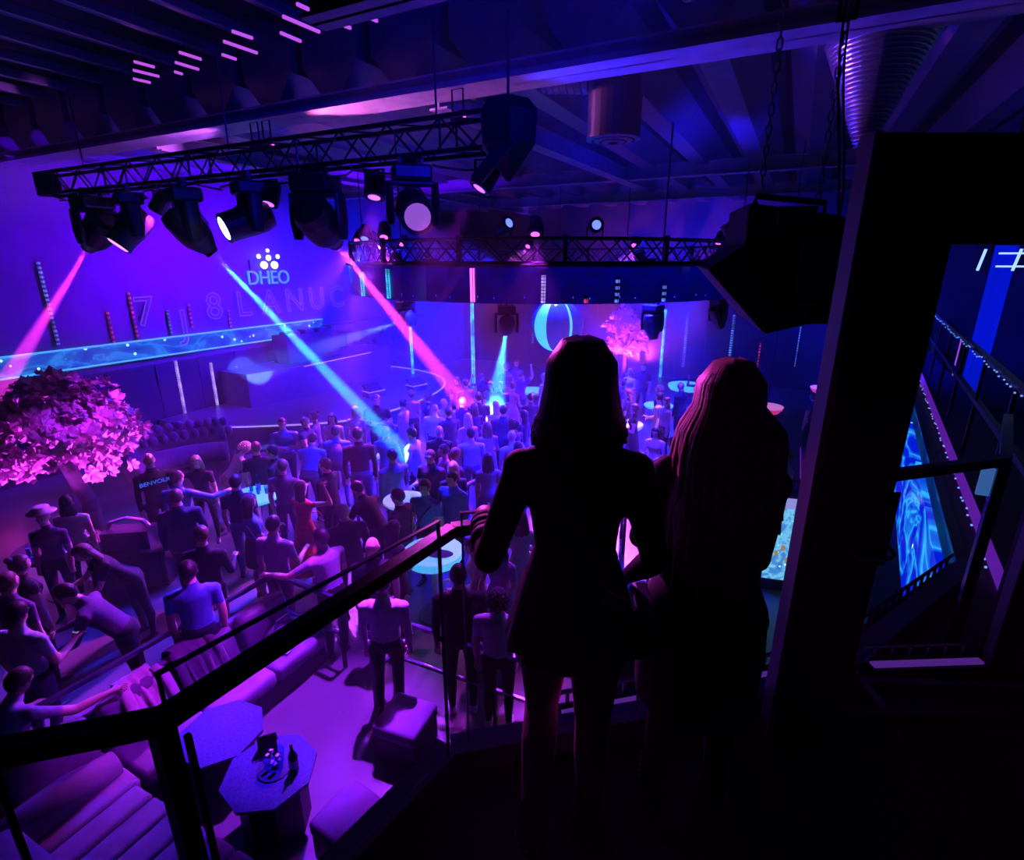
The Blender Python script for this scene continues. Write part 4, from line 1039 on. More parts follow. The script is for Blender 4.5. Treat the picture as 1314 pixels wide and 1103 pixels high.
MB().rings([(0, 0, 0, 0.17, 0.09), (0, 0, 0.02, 0.2, 0.11)], 20).obj('dish', mat('dark_tray'), t)
t = thing('price_list', 'white printed price list lying on the cyan table under the handrail end', 'menu', tb + Vector((-0.1, 0.1, 0.002)), R(30))
MB().box((0, 0, 0.004), (0.2, 0.28, 0.006)).obj('sheet', mat('white_paper'), t)
b = MB()
for k in range(7): b.box((-0.01, 0.1 - k * 0.033, 0.0085), (0.14 - 0.02 * (k % 3), 0.012, 0.002))
b.obj('print', mat('ink_blue', (0.03, 0.05, 0.3), 0.6), t)
tb = bar_table(803, 543, 0.42, 'glowing white bar table with three bottles, right of the woman in black', glow_w, rim=0.12)
for k, (dx, dy) in enumerate(((-0.1, 0.06), (0.0, 0.02), (0.16, 0.05))):
    bottle(tb + Vector((dx, dy, 0)), 0.26, 0.036, BOT, ('left dark bottle on the white bar table', 'middle dark bottle on the white bar table', 'right dark bottle on the white bar table')[k], 'bottles on the white bar table')
bar_table(880, 493, 0.55, 'far glowing cyan bar table left of the blonde woman\'s head', rim=0.16)
bar_table(845, 519, 0.4, 'small far glowing cyan bar table among the seated women')
bar_table(683, 500, 0.45, 'far glowing cyan bar table beside the head of the woman in black')
bar_table(519, 640, 0.36, 'glowing white bar table behind the man in the lettered jacket', glow_w)
bar_table(573, 540, 0.3, 'small glowing white table in the middle of the crowd', glow_w)
bar_table(482, 580, 0.28, 'small glowing white table behind the broad man in the dark shirt', glow_w)

# tables and bags in the dark left corner
p = atz(75, 700, 0.8)
t = thing('side_table', 'dark table crowded with glasses in the left corner under the tree', 'table', (p.x, p.y, 0))
MB().lathe([(0.55, 0.76), (0.56, 0.8)], 28).obj('table_top', mat('dark_table', (0.03, 0.03, 0.06), 0.15), t)
MB().lathe([(0.05, 0.0), (0.05, 0.76)], 12).obj('stem', BLACK, t)
MB().lathe([(0.3, 0), (0.3, 0.025), (0.06, 0.04)], 20).obj('foot', BLACK, t)
for k in range(11):
    a = k * 2.4; r = 0.1 + 0.035 * k
    cup(p + Vector((r * math.cos(a), r * math.sin(a), 0)), 'glass on the dark corner table under the tree', 'glasses on the dark corner table', h=0.1 + 0.02 * (k % 3), r=0.034)
p = atz(168, 690, 0.75)
t = thing('shoulder_bag', 'stiff dark bag with a bright pink handle right of the tree trunk', 'bag', (p.x, p.y, 0.62), R(35))
MB().prism([(-0.34, -0.16), (0.34, -0.16), (0.34, 0.16), (-0.34, 0.16)], 0.0, 0.3).obj('body', mat('bag_black', (0.03, 0.03, 0.06), 0.35), t)
MB().box((0, -0.165, 0.14), (0.5, 0.02, 0.16), bevel=0.008).obj('pocket', mat('bag_black'), t)
MB().tube([(-0.3, 0, 0.3), (-0.24, 0, 0.42), (0.0, 0, 0.48), (0.24, 0, 0.42), (0.3, 0, 0.3)], 0.035, 8, flat=(1.4, 0.7)).obj('handle', mat('pink_strap', (0.6, 0.3, 0.5), 0.5), t)
t2 = thing('bag_stand', 'dark low sideboard under the bag beside the tree', 'sideboard', (p.x, p.y, 0), R(35))
MB().box((0, 0, 0.3), (1.1, 0.5, 0.6), bevel=0.015).obj('body', BLACKW, t2)
MB().box((0, -0.255, 0.3), (1.0, 0.02, 0.5), bevel=0.005).obj('door', panel_m, t2)

# ------------------------------------------------------------------ blossom trees
bark = mat('tree_bark', (0.10, 0.06, 0.10), 0.8, var=0.3, scale=12, bump=0.4)
petal_m = mat('pink_petals', (0.85, 0.42, 0.72), 0.6, var=0.12, scale=5)
def blossom_mesh(seed, s=1.0, np_=6):
    rnd = random.Random(seed); b = MB()
    for k in range(np_):
        a = rnd.uniform(0, 2 * PI); e = rnd.uniform(-0.3, 1.2)
        d = Vector((math.cos(a) * math.cos(e), math.sin(a) * math.cos(e), math.sin(e)))
        q = rot_to(d); l = s * rnd.uniform(0.8, 1.2); w_ = l * 0.48
        pts_ = [(0, 0, 0), (-w_, 0.1 * l, 0.45 * l), (-w_ * 0.7, 0.02, 0.95 * l), (0, -0.14 * l, 0.8 * l), (w_ * 0.7, 0.02, 0.95 * l), (w_, 0.1 * l, 0.45 * l), (0, 0.04 * l, 0.45 * l)]
        v = [b.bm.verts.new(q @ Vector(p)) for p in pts_]
        for i in range(6): b.bm.faces.new((v[i], v[(i + 1) % 6], v[6])) if i not in (5,) else None
        b.bm.faces.new((v[5], v[0], v[6]))
    return b
def tree(base, cz, rx, rz, label, nblos, size, trunk_r, seed, singles=True, off=(0, 0)):
    rnd = random.Random(seed)
    t = thing('blossom_tree', label, 'tree', base)
    OFF = Vector((*off, 0)); top = Vector((0, 0, cz - rz * 0.55)) + OFF * 0.6
    MB().tube([(0, 0, 0), (0.02, 0.01, 0.5 * top.z), top], [trunk_r * 1.15, trunk_r, trunk_r * 0.85], 10).obj('trunk', bark, t, smooth=True)
    cl = []
    nb = 9
    for k in range(nb):
        a = 2 * PI * k / nb + rnd.uniform(-.3, .3); e = rnd.uniform(0.1, 1.3)
        tip = OFF + Vector((0, 0, cz)) + Vector((math.cos(a) * math.cos(e) * rx, math.sin(a) * math.cos(e) * rx, math.sin(e) * rz * 0.9)) * 0.85
        mid = top.lerp(tip, 0.5) + Vector((0, 0, -0.05))
        MB().tube([top, mid, tip], [trunk_r * 0.6, trunk_r * 0.4, trunk_r * 0.15], 7).obj('branch', bark, t, smooth=True)
    # clumps on an umbrella-shaped shell
    clumps = []
    for k in range(34):
        a = rnd.uniform(0, 2 * PI); e = math.asin(rnd.uniform(-0.75, 1.0)); rr = rnd.uniform(0.62, 1.0)
        clumps.append(OFF + Vector((math.cos(a) * math.cos(e) * rx * rr, math.sin(a) * math.cos(e) * rx * rr, cz + math.sin(e) * rz * rr)))
    cells = []
    for k in range(nblos):
        c = clumps[k % len(clumps)]
        p = c + Vector((rnd.gauss(0, 1), rnd.gauss(0, 1), rnd.gauss(0, 0.6))) * rx * 0.15
        d = (p - OFF - Vector((0, 0, cz - rz * 0.6))).normalized()
        M_ = Matrix.Translation(p) @ rot_to(d).to_4x4() @ Matrix.Rotation(rnd.uniform(0, 6), 4, 'Z') @ Matrix.Scale(rnd.uniform(0.75, 1.2), 4)
        cells.append(M_)
    mes = [blossom_mesh(seed + i, size).mesh('blossom', petal_m) for i in range(4)]
    view = -Vector(base).normalized()
    cells.sort(key=lambda M_: -(M_.translation - Vector((0, 0, cz))).dot(view))
    ns = 290 if singles else 0
    for k, M_ in enumerate(cells[:ns]):
        link('blossom', mes[k % 4], t, mtx=M_)
    rest = cells[ns:]
    if rest:
        b = MB()
        for k, M_ in enumerate(rest):
            n0 = len(b.bm.verts)
            b.bm.from_mesh(mes[k % 4]); b.bm.verts.ensure_lookup_table()
            bmesh.ops.transform(b.bm, matrix=M_, verts=b.bm.verts[n0:])
        stuff(b.obj('blossoms', petal_m, t))
    return t
tree((-10.9, 4.44, 0), 2.0, 1.14, 0.9, 'large pink blossom tree filling the left edge of the hall', 760, 0.155, 0.13, 11, off=(-0.36, -0.18))
tree((-6.1, 22.4, 0), 1.95, 0.86, 1.15, 'small pink blossom tree in front of the back wall, right of the globe', 420, 0.15, 0.08, 23, singles=False)
def uplight(loc, tgt, pw, label, col=MAGENTA, deg=75):  # lamp added at a tree's foot to brighten its crown
    t = thing('added_uplight', label, 'stage light', loc)
    d = (Vector(tgt) - Vector(loc)).normalized(); Mh = Matrix.Translation((0, 0, 0.14)) @ rot_to(d).to_4x4()
    MB().lathe([(0.06, -0.08), (0.07, 0.0), (0.07, 0.09), (0.06, 0.09)], 14, Mh).obj('can', BLACKP, t)
    MB().lathe([(0.058, 0.086), (0.001, 0.094)], 14, Mh).obj('lens', lpm, t)
    MB().box((0, 0, 0.012), (0.16, 0.12, 0.024)).obj('foot', BLACKP, t)
    lamp('tree_lamp', Vector(loc) + Vector((0, 0, 0.14)) + d * 0.14, tgt, col, pw, deg, 0.7, 0.06, t, loc)
uplight((-9.7, 2.9, 0), (-11.1, 4.3, 2.3), 1500, 'small floor uplight added in front of the large pink tree', (0.6, 0.05, 0.95), 52)
uplight((-9.0, 5.6, 0), (-10.7, 4.5, 2.2), 2000, 'small floor uplight added right of the large pink tree', (0.6, 0.05, 0.95), 52)
uplight((-6.6, 20.2, 0), (-6.1, 22.2, 1.9), 2800, 'small floor uplight added in front of the small pink tree', (1.0, 0.08, 0.6))
uplight((-5.0, 20.6, 0), (-6.1, 22.2, 2.1), 1800, 'small floor uplight added to the right of the small pink tree', (1.0, 0.08, 0.6))

# ------------------------------------------------------------------ right-hand bar
p = atz(1012, 630, 0.0)
bx_ = Vector((0.75, 10.4, 0))
t = thing('bar_counter', 'dark bar counter with a lit purple edge along the right side of the hall', 'counter', (0.95, 9.2, 0))
MB().box((0, 0, 0.55), (0.5, 6.4, 1.1), bevel=0.01).obj('body', panel_m, t)
MB().box((-0.05, 0, 1.12), (0.7, 6.5, 0.05), bevel=0.01).obj('worktop', mat('bar_top', (0.05, 0.04, 0.08), 0.15), t)
MB().box((-0.4, 0, 1.10), (0.02, 6.5, 0.03)).obj('edge_strip', mat('violet_edge'), t)
pd = atz(1013, 608, 0.6)
t = thing('display_fridge', 'upright display screen cabinet glowing cyan with a purple frame by the bar', 'display', (0.34, 8.4, 0), R(12))
MB().box((0, 0.12, 0.85), (0.62, 0.34, 1.7), bevel=0.015).obj('cabinet', mat('purple_frame', (0.12, 0.04, 0.16), 0.35), t)
scr = led_screen('fridge_screen', (0.01, 0.12, 0.6), (0.25, 0.75, 1.0), 1.0, scale=5, stars=14, star_amt=0.8, thin=0.1)
MB().box((0, -0.058, 0.8), (0.46, 0.02, 1.2)).obj('screen', scr, t)
MB().box((0, -0.06, 1.48), (0.46, 0.02, 0.16)).obj('header_screen', mat('pale_screen', (0.4, 0.4, 0.5), 0.4, emit=(0.45, 0.4, 0.9), strength=0.8), t)
for k in range(5):
    MB().box((-0.16 + 0.08 * k, -0.073, 0.55 + 0.1 * (k % 3)), (0.05, 0.006, 0.09)).obj('pictogram', mat('amber_mark', (0.5, 0.3, 0.1), 0.5, emit=(0.9, 0.5, 0.2), strength=0.5), t)
t = thing('cash_register', 'dark till with a small amber screen on the bar', 'till', (0.85, 9.6, 1.145), R(20))
MB().box((0, 0, 0.09), (0.4, 0.34, 0.18), bevel=0.01).obj('drawer', BLACKP, t)
MB().box((0.0, 0.06, 0.34), (0.36, 0.06, 0.28), Matrix.Rotation(R(-15), 3, 'X'), bevel=0.01).obj('monitor', BLACKP, t)
MB().box((0.02, 0.018, 0.36), (0.16, 0.01, 0.1), Matrix.Rotation(R(-15), 3, 'X')).obj('amber_screen', mat('amber', (0.5, 0.3, 0.1), 0.5, emit=(1.0, 0.55, 0.35), strength=1.3), t)
MB().box((-0.21, 0.0, 0.3), (0.02, 0.02, 0.3)).obj('cyan_light', mat('cyan_trim'), t)
for k in range(9):
    bottle((0.72 + 0.09 * (k % 3), 10.3 + 0.22 * k, 1.145), 0.26 + 0.03 * (k % 3), 0.036, BOT, ORD[k] + ' bottle from the till on the bar counter', 'bottles on the bar counter')
for k in range(14):
    cup(Vector((0.72 + 0.085 * (k % 4), 6.25 + 0.1 * (k // 4), 1.145)), 'upturned glass in the teal lit rack on the near end of the bar', 'glasses on the near end of the bar', glass('teal_glass', (0.5, 0.9, 0.95)))
def dome(u, v, y, r, m, label, top=8.19):
    p = aty(u, v, y)
    t = thing('dome_lamp', label, 'lamp', p)
    MB().lathe([(r, 0.1 * r), (r * 0.97, -0.05 * r), (r * 0.75, -0.3 * r), (r * 0.4, -0.45 * r), (0.02, -0.5 * r)], 24).obj('bowl', m, t, smooth=True)
    MB().lathe([(r * 1.02, 0.08 * r), (r * 1.03, 0.14 * r), (r * 0.9, 0.16 * r)], 24).obj('rim', mat('rose_rim', (0.8, 0.4, 0.6), 0.3, emit=(1, 0.3, 0.7), strength=0.5), t)
    MB().tube([(0, 0, 0.1 * r), (0, 0, top - p.z)], 0.008, 5).obj('cable', BLACK, t)
rosy = mat('rose_glass', (0.7, 0.1, 0.3), 0.3, emit=(1.0, 0.05, 0.35), strength=0.55)
dome(984, 523, 13.0, 0.33, rosy, 'glowing pink dome lamp hanging over the bar')
dome(1056, 499, 14.0, 0.26, rosy, 'second pink dome lamp half behind the black door frame')

# tray table between the two women
p = atz(838, 640, 0.95)
t = thing('pink_console', 'pink lit console table with a black rim seen between the two women', 'table', (p.x, p.y, 0), R(20))
MB().box((0, 0, 0.92), (1.1, 0.7, 0.05), bevel=0.01).obj('table_top', mat('pink_top', (0.6, 0.25, 0.5), 0.5), t)
MB().box((0, -0.36, 0.88), (1.14, 0.05, 0.16), bevel=0.01).obj('front_rim', BLACKP, t)
for a in (-1, 1):
    for c in (-1, 1): MB().box((a * 0.48, c * 0.28, 0.45), (0.05, 0.05, 0.9)).obj('leg', BLACK, t)
t = thing('headphones', 'black headphones resting on the pink console', 'headphones', (p.x - 0.1, p.y + 0.16, 0.95))
MB().tube([(-0.09 * math.cos(a), 0.0, 0.05 + 0.13 * math.sin(a)) for a in np.linspace(0, PI, 12)], 0.012, 6).obj('headband', BLACKP, t)
for a in (-1, 1): MB().ell((a * 0.09, 0, 0.045), (0.025, 0.045, 0.045)).obj('ear_cup', BLACKP, t, smooth=True)

# ------------------------------------------------------------------ beyond the door glass
p = atz(1232, 548, 0)
t = thing('blue_column', 'bright blue column of light behind the door glass', 'light', p)
MB().box((0, 0, 2.9), (0.42, 0.42, 5.8), bevel=0.01).obj('shaft', mat('blue_column_m', (0.02, 0.03, 0.3), 0.3, emit=(0.0, 0.01, 0.75), strength=0.75), t)
MB().box((0, 0, 0.06), (0.6, 0.6, 0.12), bevel=0.01).obj('base', BLACK, t)
MB().box((0, 0, 6.9), (0.3, 0.3, 2.5), bevel=0.01).obj('hanger', BLACK, t)
p0, p1 = atx(1222, 482, 4.6), atx(1236, 436, 4.6)
t = thing('leaning_light_tube', 'thin violet light tube left of the blue column', 'light', (4.6, p0.y, 0))
MB().bar((0, 0, p0.z), (0, 0, p1.z), 0.03).obj('tube', mat('violet_tube', (0.3, 0.1, 0.4), 0.3, emit=(0.55, 0.1, 0.9), strength=0.8), t)
MB().bar((0, 0, 0), (0, 0, p0.z), 0.03).obj('stand', BLACK, t)
MB().lathe([(0.2, 0), (0.2, 0.02), (0.03, 0.03)], 14).obj('foot', BLACK, t)
p = aty(1290, 338, 10.5)
t = thing('ceiling_light_bars', 'bright white light bars at the top right of the door glass', 'light', p)
b_ = mat('white_tube', (0.6, 0.7, 0.9), 0.3, emit=(0.4, 0.6, 1.0), strength=1.6)
for k in range(3):
    MB().bar((-0.3 + 0.4 * k, 0, -0.1), (-0.26 + 0.4 * k, 0, 0.2), 0.03).obj('tube', b_, t)
for zz in (-0.04, 0.14):
    MB().bar((-0.1, 0, zz), (1.1, 0, zz), 0.025).obj('tube', b_, t)
for x in (-0.2, 0.9):
    MB().bar((x, 0, 0.1), (x, 0, 8.15 - p.z), 0.02).obj('hanger', STEEL, t)
pb_ = atz(1270, 730, 1.1)
t = thing('side_bar', 'dark bar with bottles in the hall behind the door glass', 'counter', (3.7, 6.0, 0), R(-25))
MB().box((0, 0, 0.55), (2.2, 0.5, 1.1), bevel=0.01).obj('body', panel_m, t)
MB().box((0, 0, 1.12), (2.3, 0.6, 0.05), bevel=0.01).obj('worktop', mat('bar_top'), t)
p = atz(1306, 690, 0.6)
t = thing('menu_screen', 'cyan striped menu screen at the far right behind the door glass', 'screen', (p.x, p.y, 0), R(-35))
MB().box((0, 0.07, 0.9), (0.95, 0.14, 1.8), bevel=0.01).obj('cabinet', BLACKP, t)
MB().box((0, -0.01, 1.15), (0.8, 0.02, 1.0)).obj('screen', led_screen('menu_screen_m', (0.01, 0.1, 0.5), (0.3, 0.7, 1.0), 0.9, scale=4, stretch=(0.3, 1, 3), stars=12, star_amt=0.5, thin=0.12), t)
for k in range(7):
    bottle((3.0 + 0.2 * k, 6.33 - 0.093 * k, 1.145), 0.27, 0.038, BOT, ORD[k] + ' bottle from the left on the bar behind the door glass', 'bottles on the bar behind the door glass')
t = thing('equipment_rack', 'equipment rack with a glowing orange display on the ground floor behind the door glass', 'rack', (atz(1118, 792, 0.6).x, atz(1118, 792, 0.6).y, 0), R(15))
MB().box((0, 0, 0.3), (0.55, 0.5, 0.6), bevel=0.01).obj('case', BLACKP, t)
MB().box((0, -0.256, 0.44), (0.4, 0.01, 0.08)).obj('display', mat('amber'), t)
for k in range(3): MB().box((0, -0.256, 0.12 + 0.09 * k), (0.46, 0.012, 0.07), bevel=0.003).obj('rack_unit', STEEL, t)
# ================================================================== PEOPLE
SKIN, TOP, BOT_, SHOE, SLEEVE, FORE, SHIN, THIGH, EYE = range(9)
def V(*a): return Vector(a)
def seg_dist(P, a, b):
    a = np.array(a); b = np.array(b); d = b - a; L = max(1e-9, d @ d)
    t = np.clip(((P - a) @ d) / L, 0, 1)
    return np.linalg.norm(P - (a + t[:, None] * d), axis=1), t

def fingers(bm, wrist, fdir, nrm, side, s=1.0, curl=0.6, mi=SKIN, r=0.0085, spread=0.016, seg=6):
    """four unequal fingers and a thumb rooted in the palm; nrm = palm side, side = towards the thumb"""
    fdir, nrm, side = fdir.normalized(), nrm.normalized(), side.normalized()
    def chain(root, d0, lens, cv, rad):
        pts = [root]; d = d0.copy(); p = root.copy()
        ax = d0.cross(nrm)
        for l in lens:
            d = (Matrix.Rotation(cv, 3, ax) @ d) if ax.length > 1e-5 else d
            p = p + d * l * s; pts.append(p.copy())
        n0 = len(bm.verts); f0 = len(bm.faces)
        rs = [rad * (1 - 0.12 * i) for i in range(len(pts))]
        mb = MB(); mb.bm.free(); mb.bm = bm
        nf = len(bm.faces)
        mb.tube(pts, [x * s for x in rs], seg)
        bm.faces.ensure_lookup_table()
        for f in bm.faces[nf:]: f.material_index = mi; f.smooth = True
    for k, ln in enumerate((0.9, 1.0, 0.93, 0.74)):
        off = side * (0.027 - spread * 1.15 * k)
        root = wrist + fdir * 0.075 * s + off * s
        chain(root, (fdir + side * (0.12 - 0.09 * k)).normalized(), [0.012, 0.034 * ln, 0.026 * ln, 0.02 * ln], curl * (0.7 + 0.12 * k), r)
    chain(wrist + fdir * 0.025 * s + side * 0.024 * s, (fdir * 0.55 + side * 0.8 + nrm * 0.25).normalized(), [0.02, 0.028, 0.024], curl * 0.5, r * 1.15)

def make_body(name, female=False, lean=0.0, aL=None, aR=None, lL=None, lR=None, pelvis=None, hp=0.0, hy=0.0, garment=None, vox=0.0165, handcurl=0.5, twist=0.0, heels=False, wid=1.0, puff=0.0, legk=1.0, hipk=1.0):
    """a 1.75 m figure facing +Y with its feet on z = 0, returned as one closed surface plus head frame"""
    dn = V(0, 0.05, -1)
    aL = aL or (V(-0.12, 0.0, -1), V(0.02, 0.18, -1)); aR = aR or (V(0.12, 0.0, -1), V(-0.02, 0.18, -1))
    lL = lL or (V(-0.03, 0.03, -1), V(0, -0.05, -1)); lR = lR or (V(0.03, 0.03, -1), V(0, -0.05, -1))
    sh = (0.165 if female else 0.195) * wid; hipw = (0.095 if female else 0.09) * hipk
    TL, SL = 0.425, 0.415
    pz = pelvis if pelvis is not None else 0.93
    pel = V(0, 0, pz)
    ca, sa = math.cos(R(lean)), math.sin(R(lean))
    ax, fw = V(0, sa, ca), V(0, ca, -sa)
    tw = Matrix.Rotation(R(twist), 3, ax)
    def T(x, y, t):
        v = V(1, 0, 0) * x + fw * y + ax * t
        return pel + (tw @ v if t > 0.15 else v)
    prims = []   # (a, b, ra, cls)
    m = MB()
    if female:
        secs = [(-.10, .06, .07, 0), (-.06, .135, .10, 0), (.02, .168, .12, -.01), (.10, .15, .108, 0), (.20, .118 * wid, .088, 0), (.28, .128 * wid, .095, .01), (.37, .148 * wid, .118, .025), (.45, .158 * wid, .10, .005), (.50, .12, .075, -.01), (.535, .06, .056, -.01), (.60, .05, .053, .0)]
    else:
        secs = [(-.10, .06, .07, 0), (-.06, .13, .10, 0), (.02, .155, .115, -.01), (.12, .15 * wid, .112, .0), (.22, .148 * wid, .11, 0), (.34, .172 * wid, .122, .01), (.44, .19 * wid, .112, .0), (.50, .145, .085, -.012), (.54, .075, .068, -.01), (.61, .058, .06, .0)]
    rr = []
    n = 18
    for t, rx, ry, yo in secs:
        rr.append([m.bm.verts.new(T((rx + puff) * math.cos(2 * PI * k / n), yo + (ry + puff) * math.sin(2 * PI * k / n), t)) for k in range(n)])
    for A, B2 in zip(rr, rr[1:]):
        for k in range(n): m.bm.faces.new((A[k], A[(k + 1) % n], B2[(k + 1) % n], B2[k]))
    m.bm.faces.new(rr[0][::-1]); m.bm.faces.new(rr[-1])
    prims += [(T(0, 0, -.06), T(0, 0, .06), .11, 'hip'), (T(0, 0, .1), T(0, 0.0, .5), .11, 'torso'), (T(0, -.005, .545), T(0, 0, .62), .055, 'neck')]
    # head
    hb = T(0, 0.012, .62)
    Mh = Matrix.Translation(hb) @ (Matrix.Rotation(R(hy), 3, 'Z') @ Matrix.Rotation(R(-lean * 0.45 - hp), 3, 'X')).to_4x4()
    if twist: Mh = Matrix.Translation(hb) @ (Matrix.Rotation(R(hy + twist), 3, 'Z') @ Matrix.Rotation(R(-lean * 0.45 - hp), 3, 'X')).to_4x4()
    hs = 0.95 if female else 1.0
    def H(x, y, z): return Mh @ V(x * hs, y * hs, z * hs)
    hr = Mh.to_3x3()
    for c, r_ in (((0, .0, .108), (.076, .094, .105)), ((0, .025, .045), (.058, .068, .062)), ((0, .052, .015), (.032, .036, .03)), ((0, .094, .075), (.013, .02, .022)), ((0, .086, .105), (.05, .018, .014)), ((0, .083, .04), (.026, .018, .014)), ((.077, -.004, .08), (.011, .02, .032)), ((-.077, -.004, .08), (.011, .02, .032))):
        m.ell(H(*c), [q * hs for q in r_], hr, sub=2)
    m.tube([T(0, -.012, .5), T(0, 0, .57), H(0, -.008, .05)], [.062 if not female else .054, .056 if not female else .048, .052 if not female else .045], 12)
    prims.append((H(0, 0, .05), H(0, 0, .14), .085, 'neck'))
    hands = []
    for s, (u, f) in ((-1, aL), (1, aR)):
        S = T(s * sh, 0, .455)
        E = S + u.normalized() * .285; W = E + f.normalized() * .25
        k = 0.86 if female else 1.0
        m.tube([T(s * sh * .55, 0, .47), S, S.lerp(E, .35), E], [(.07 + puff) * k, (.062 + puff) * k, (.052 + puff) * k, (.042 + puff) * k], 12)
        m.ell(S, [(.064 + puff) * k] * 3)
        m.tube([E, E.lerp(W, .3), W], [(.042 + puff) * k, (.043 + puff * .8) * k, .028 * k], 12); m.ell(E, [(.043 + puff) * k] * 3)
        fd = f.normalized(); si = V(-s * 1.0, 0.35, 0.2); si = (si - fd * si.dot(fd)).normalized(); nr = fd.cross(si) * (1 if s < 0 else -1)
        if nr.dot(V(-s, 0, 0)) < 0 and abs(nr.x) > .5: nr = -nr
        pc = W + fd * .045
        q = Matrix((si, nr, fd)).transposed()
        m.ell(pc, (.04 * k, .02, .052), q)
        prims += [(S, E, .05, 'upper'), (E, W, .036, 'fore'), (W + fd * .01, W + fd * .1, .03, 'hand')]
        hands.append((W, fd, nr, si))
    for s, (u, f) in ((-1, lL), (1, lR)):
        Hp = pel + V(s * hipw, 0, -.03)
        Kn = Hp + u.normalized() * TL; An = Kn + f.normalized() * SL
        k = 1.0
        m.tube([Hp + V(0, 0, .03), Hp.lerp(Kn, .3), Kn.lerp(Hp, .08), Kn], [.092 * legk, .08 * legk, .057 * legk, .054 * legk], 12)
        m.ell(Kn, [.054] * 3)
        back = V(0, -0.018, 0)
        m.tube([Kn, Kn.lerp(An, .3) + back, Kn.lerp(An, .65) + back * .6, An], [.052 * legk, .054 * legk, .042 * legk, .034 * legk], 12)
        fl = V(s * .12, 1, 0) if abs(f.normalized().z) > 0.5 else V(0, .3, 0.9)
        fl = fl.normalized()
        dn_ = V(0, 0, -1) if abs(f.normalized().z) > .5 else f.normalized()
        if heels:
            toe = An + fl * .15 + dn_ * .075
            m.tube([An + V(0, 0, .05), An - fl * .01 + dn_ * .03, An + fl * .07 + dn_ * .055, toe], [.038, .04, .036, .024], 10, flat=(1.1, .85))
            m.tube([An - fl * .035 + dn_ * .01, An - fl * .04 + dn_ * .088], [.02, .011], 8)
        else:
            m.tube([An - fl * .055 + dn_ * .045, An + dn_ * .035, An + fl * .1 + dn_ * .055, An + fl * .17 + dn_ * .062], [.034, .045, .04, .026], 10, flat=(1.1, .8))
        prims += [(Hp, Kn, .07, 'thigh'), (Kn, An - V(0, 0, 0), .045, 'shin'), (An + dn_ * .05 - fl * .04, An + fl * .16 + dn_ * .06, .04, 'shoe')]
    if garment == 'skirt':
        m.rings([(0, 0, pz + .1, .15, .11), (0, 0, pz, .18, .13), (0, 0, pz - .16, .2, .15), (0, 0, pz - .3, .205, .155)], 20)
        prims += [(pel + V(0, 0, .05), pel + V(0, 0, -.2), .17, 'skirt')]
    elif garment == 'dress':
        m.rings([(0, 0, pz + .12, .15, .11), (0, 0, pz - .02, .185, .135), (0, 0, pz - .25, .21, .16), (0, 0, pz - .42, .24, .18)], 20)
        prims += [(pel + V(0, 0, .05), pel + V(0, 0, -.32), .18, 'dress')]
    elif garment == 'jacket':
        m.rings([(0, 0, pz + .22, .165 * wid, .125), (0, 0, pz + .05, .18 * wid, .14), (0, 0, pz - .1, .185 * wid, .145)], 20)
        prims += [(pel + V(0, 0, .15), pel + V(0, 0, -.06), .155, 'torso')]
    src = m.mesh('src')
    o = bpy.data.objects.new('src', src); COL.objects.link(o)
    rm = o.modifiers.new('r', 'REMESH'); rm.mode = 'VOXEL'; rm.voxel_size = vox
    smo = o.modifiers.new('s', 'SMOOTH'); smo.factor = 0.5; smo.iterations = 3
    bpy.context.view_layer.update()
    me = bpy.data.meshes.new_from_object(o.evaluated_get(bpy.context.evaluated_depsgraph_get()))
    bpy.data.objects.remove(o); bpy.data.meshes.remove(src)
    me.name = name
    np_ = len(me.polygons)
    cen = np.zeros(np_ * 3); me.polygons.foreach_get('center', cen); cen = cen.reshape(-1, 3)
    D = []; TT = []
    for a, b2, r_, c in prims:
        dd, t = seg_dist(cen, a, b2); D.append(dd - r_); TT.append(t)
    D = np.array(D); TT = np.array(TT); best = D.argmin(0)
    cls = [p[3] for p in prims]
    idx = np.zeros(np_, int)
    mp = {'hip': BOT_, 'torso': TOP, 'neck': SKIN, 'upper': SLEEVE, 'fore': FORE, 'hand': SKIN, 'thigh': THIGH, 'shin': SHIN, 'shoe': SHOE, 'skirt': BOT_, 'dress': TOP}
    for i, c in enumerate(cls):
        idx[best == i] = mp[c]
    # short sleeves end two thirds down the upper arm
    for i, c in enumerate(cls):
        if c == 'upper':
            idx[(best == i) & (TT[i] > .62)] = FORE; idx[(best == i) & (TT[i] < .25)] = TOP
        if c == 'shin':
            idx[(best == i) & (TT[i] > .93)] = SHOE
    me.polygons.foreach_set('material_index', idx.astype(np.int32))
    me.polygons.foreach_set('use_smooth', [True] * np_)
    bm = bmesh.new(); bm.from_mesh(me)
    for W, fd, nr, si in hands:
        fingers(bm, W, fd, nr, si, 1.0 if not female else .9, handcurl)
    for s in (-1, 1):
        nf = len(bm.faces)
        bmesh.ops.create_icosphere(bm, subdivisions=1, radius=1, matrix=Matrix.Translation(H(s * .031, .088, .092)) @ hr.to_4x4() @ Matrix.Diagonal((.013 * hs, .008 * hs, .007 * hs, 1)))
        bm.faces.ensure_lookup_table()
        for f in bm.faces[nf:]: f.material_index = EYE
    bm.to_mesh(me); bm.free()
    return {'mesh': me, 'head': Mh @ Matrix.Scale(hs, 4), 'prims': prims, 'hands': hands, 'T': T, 'pel': pel}

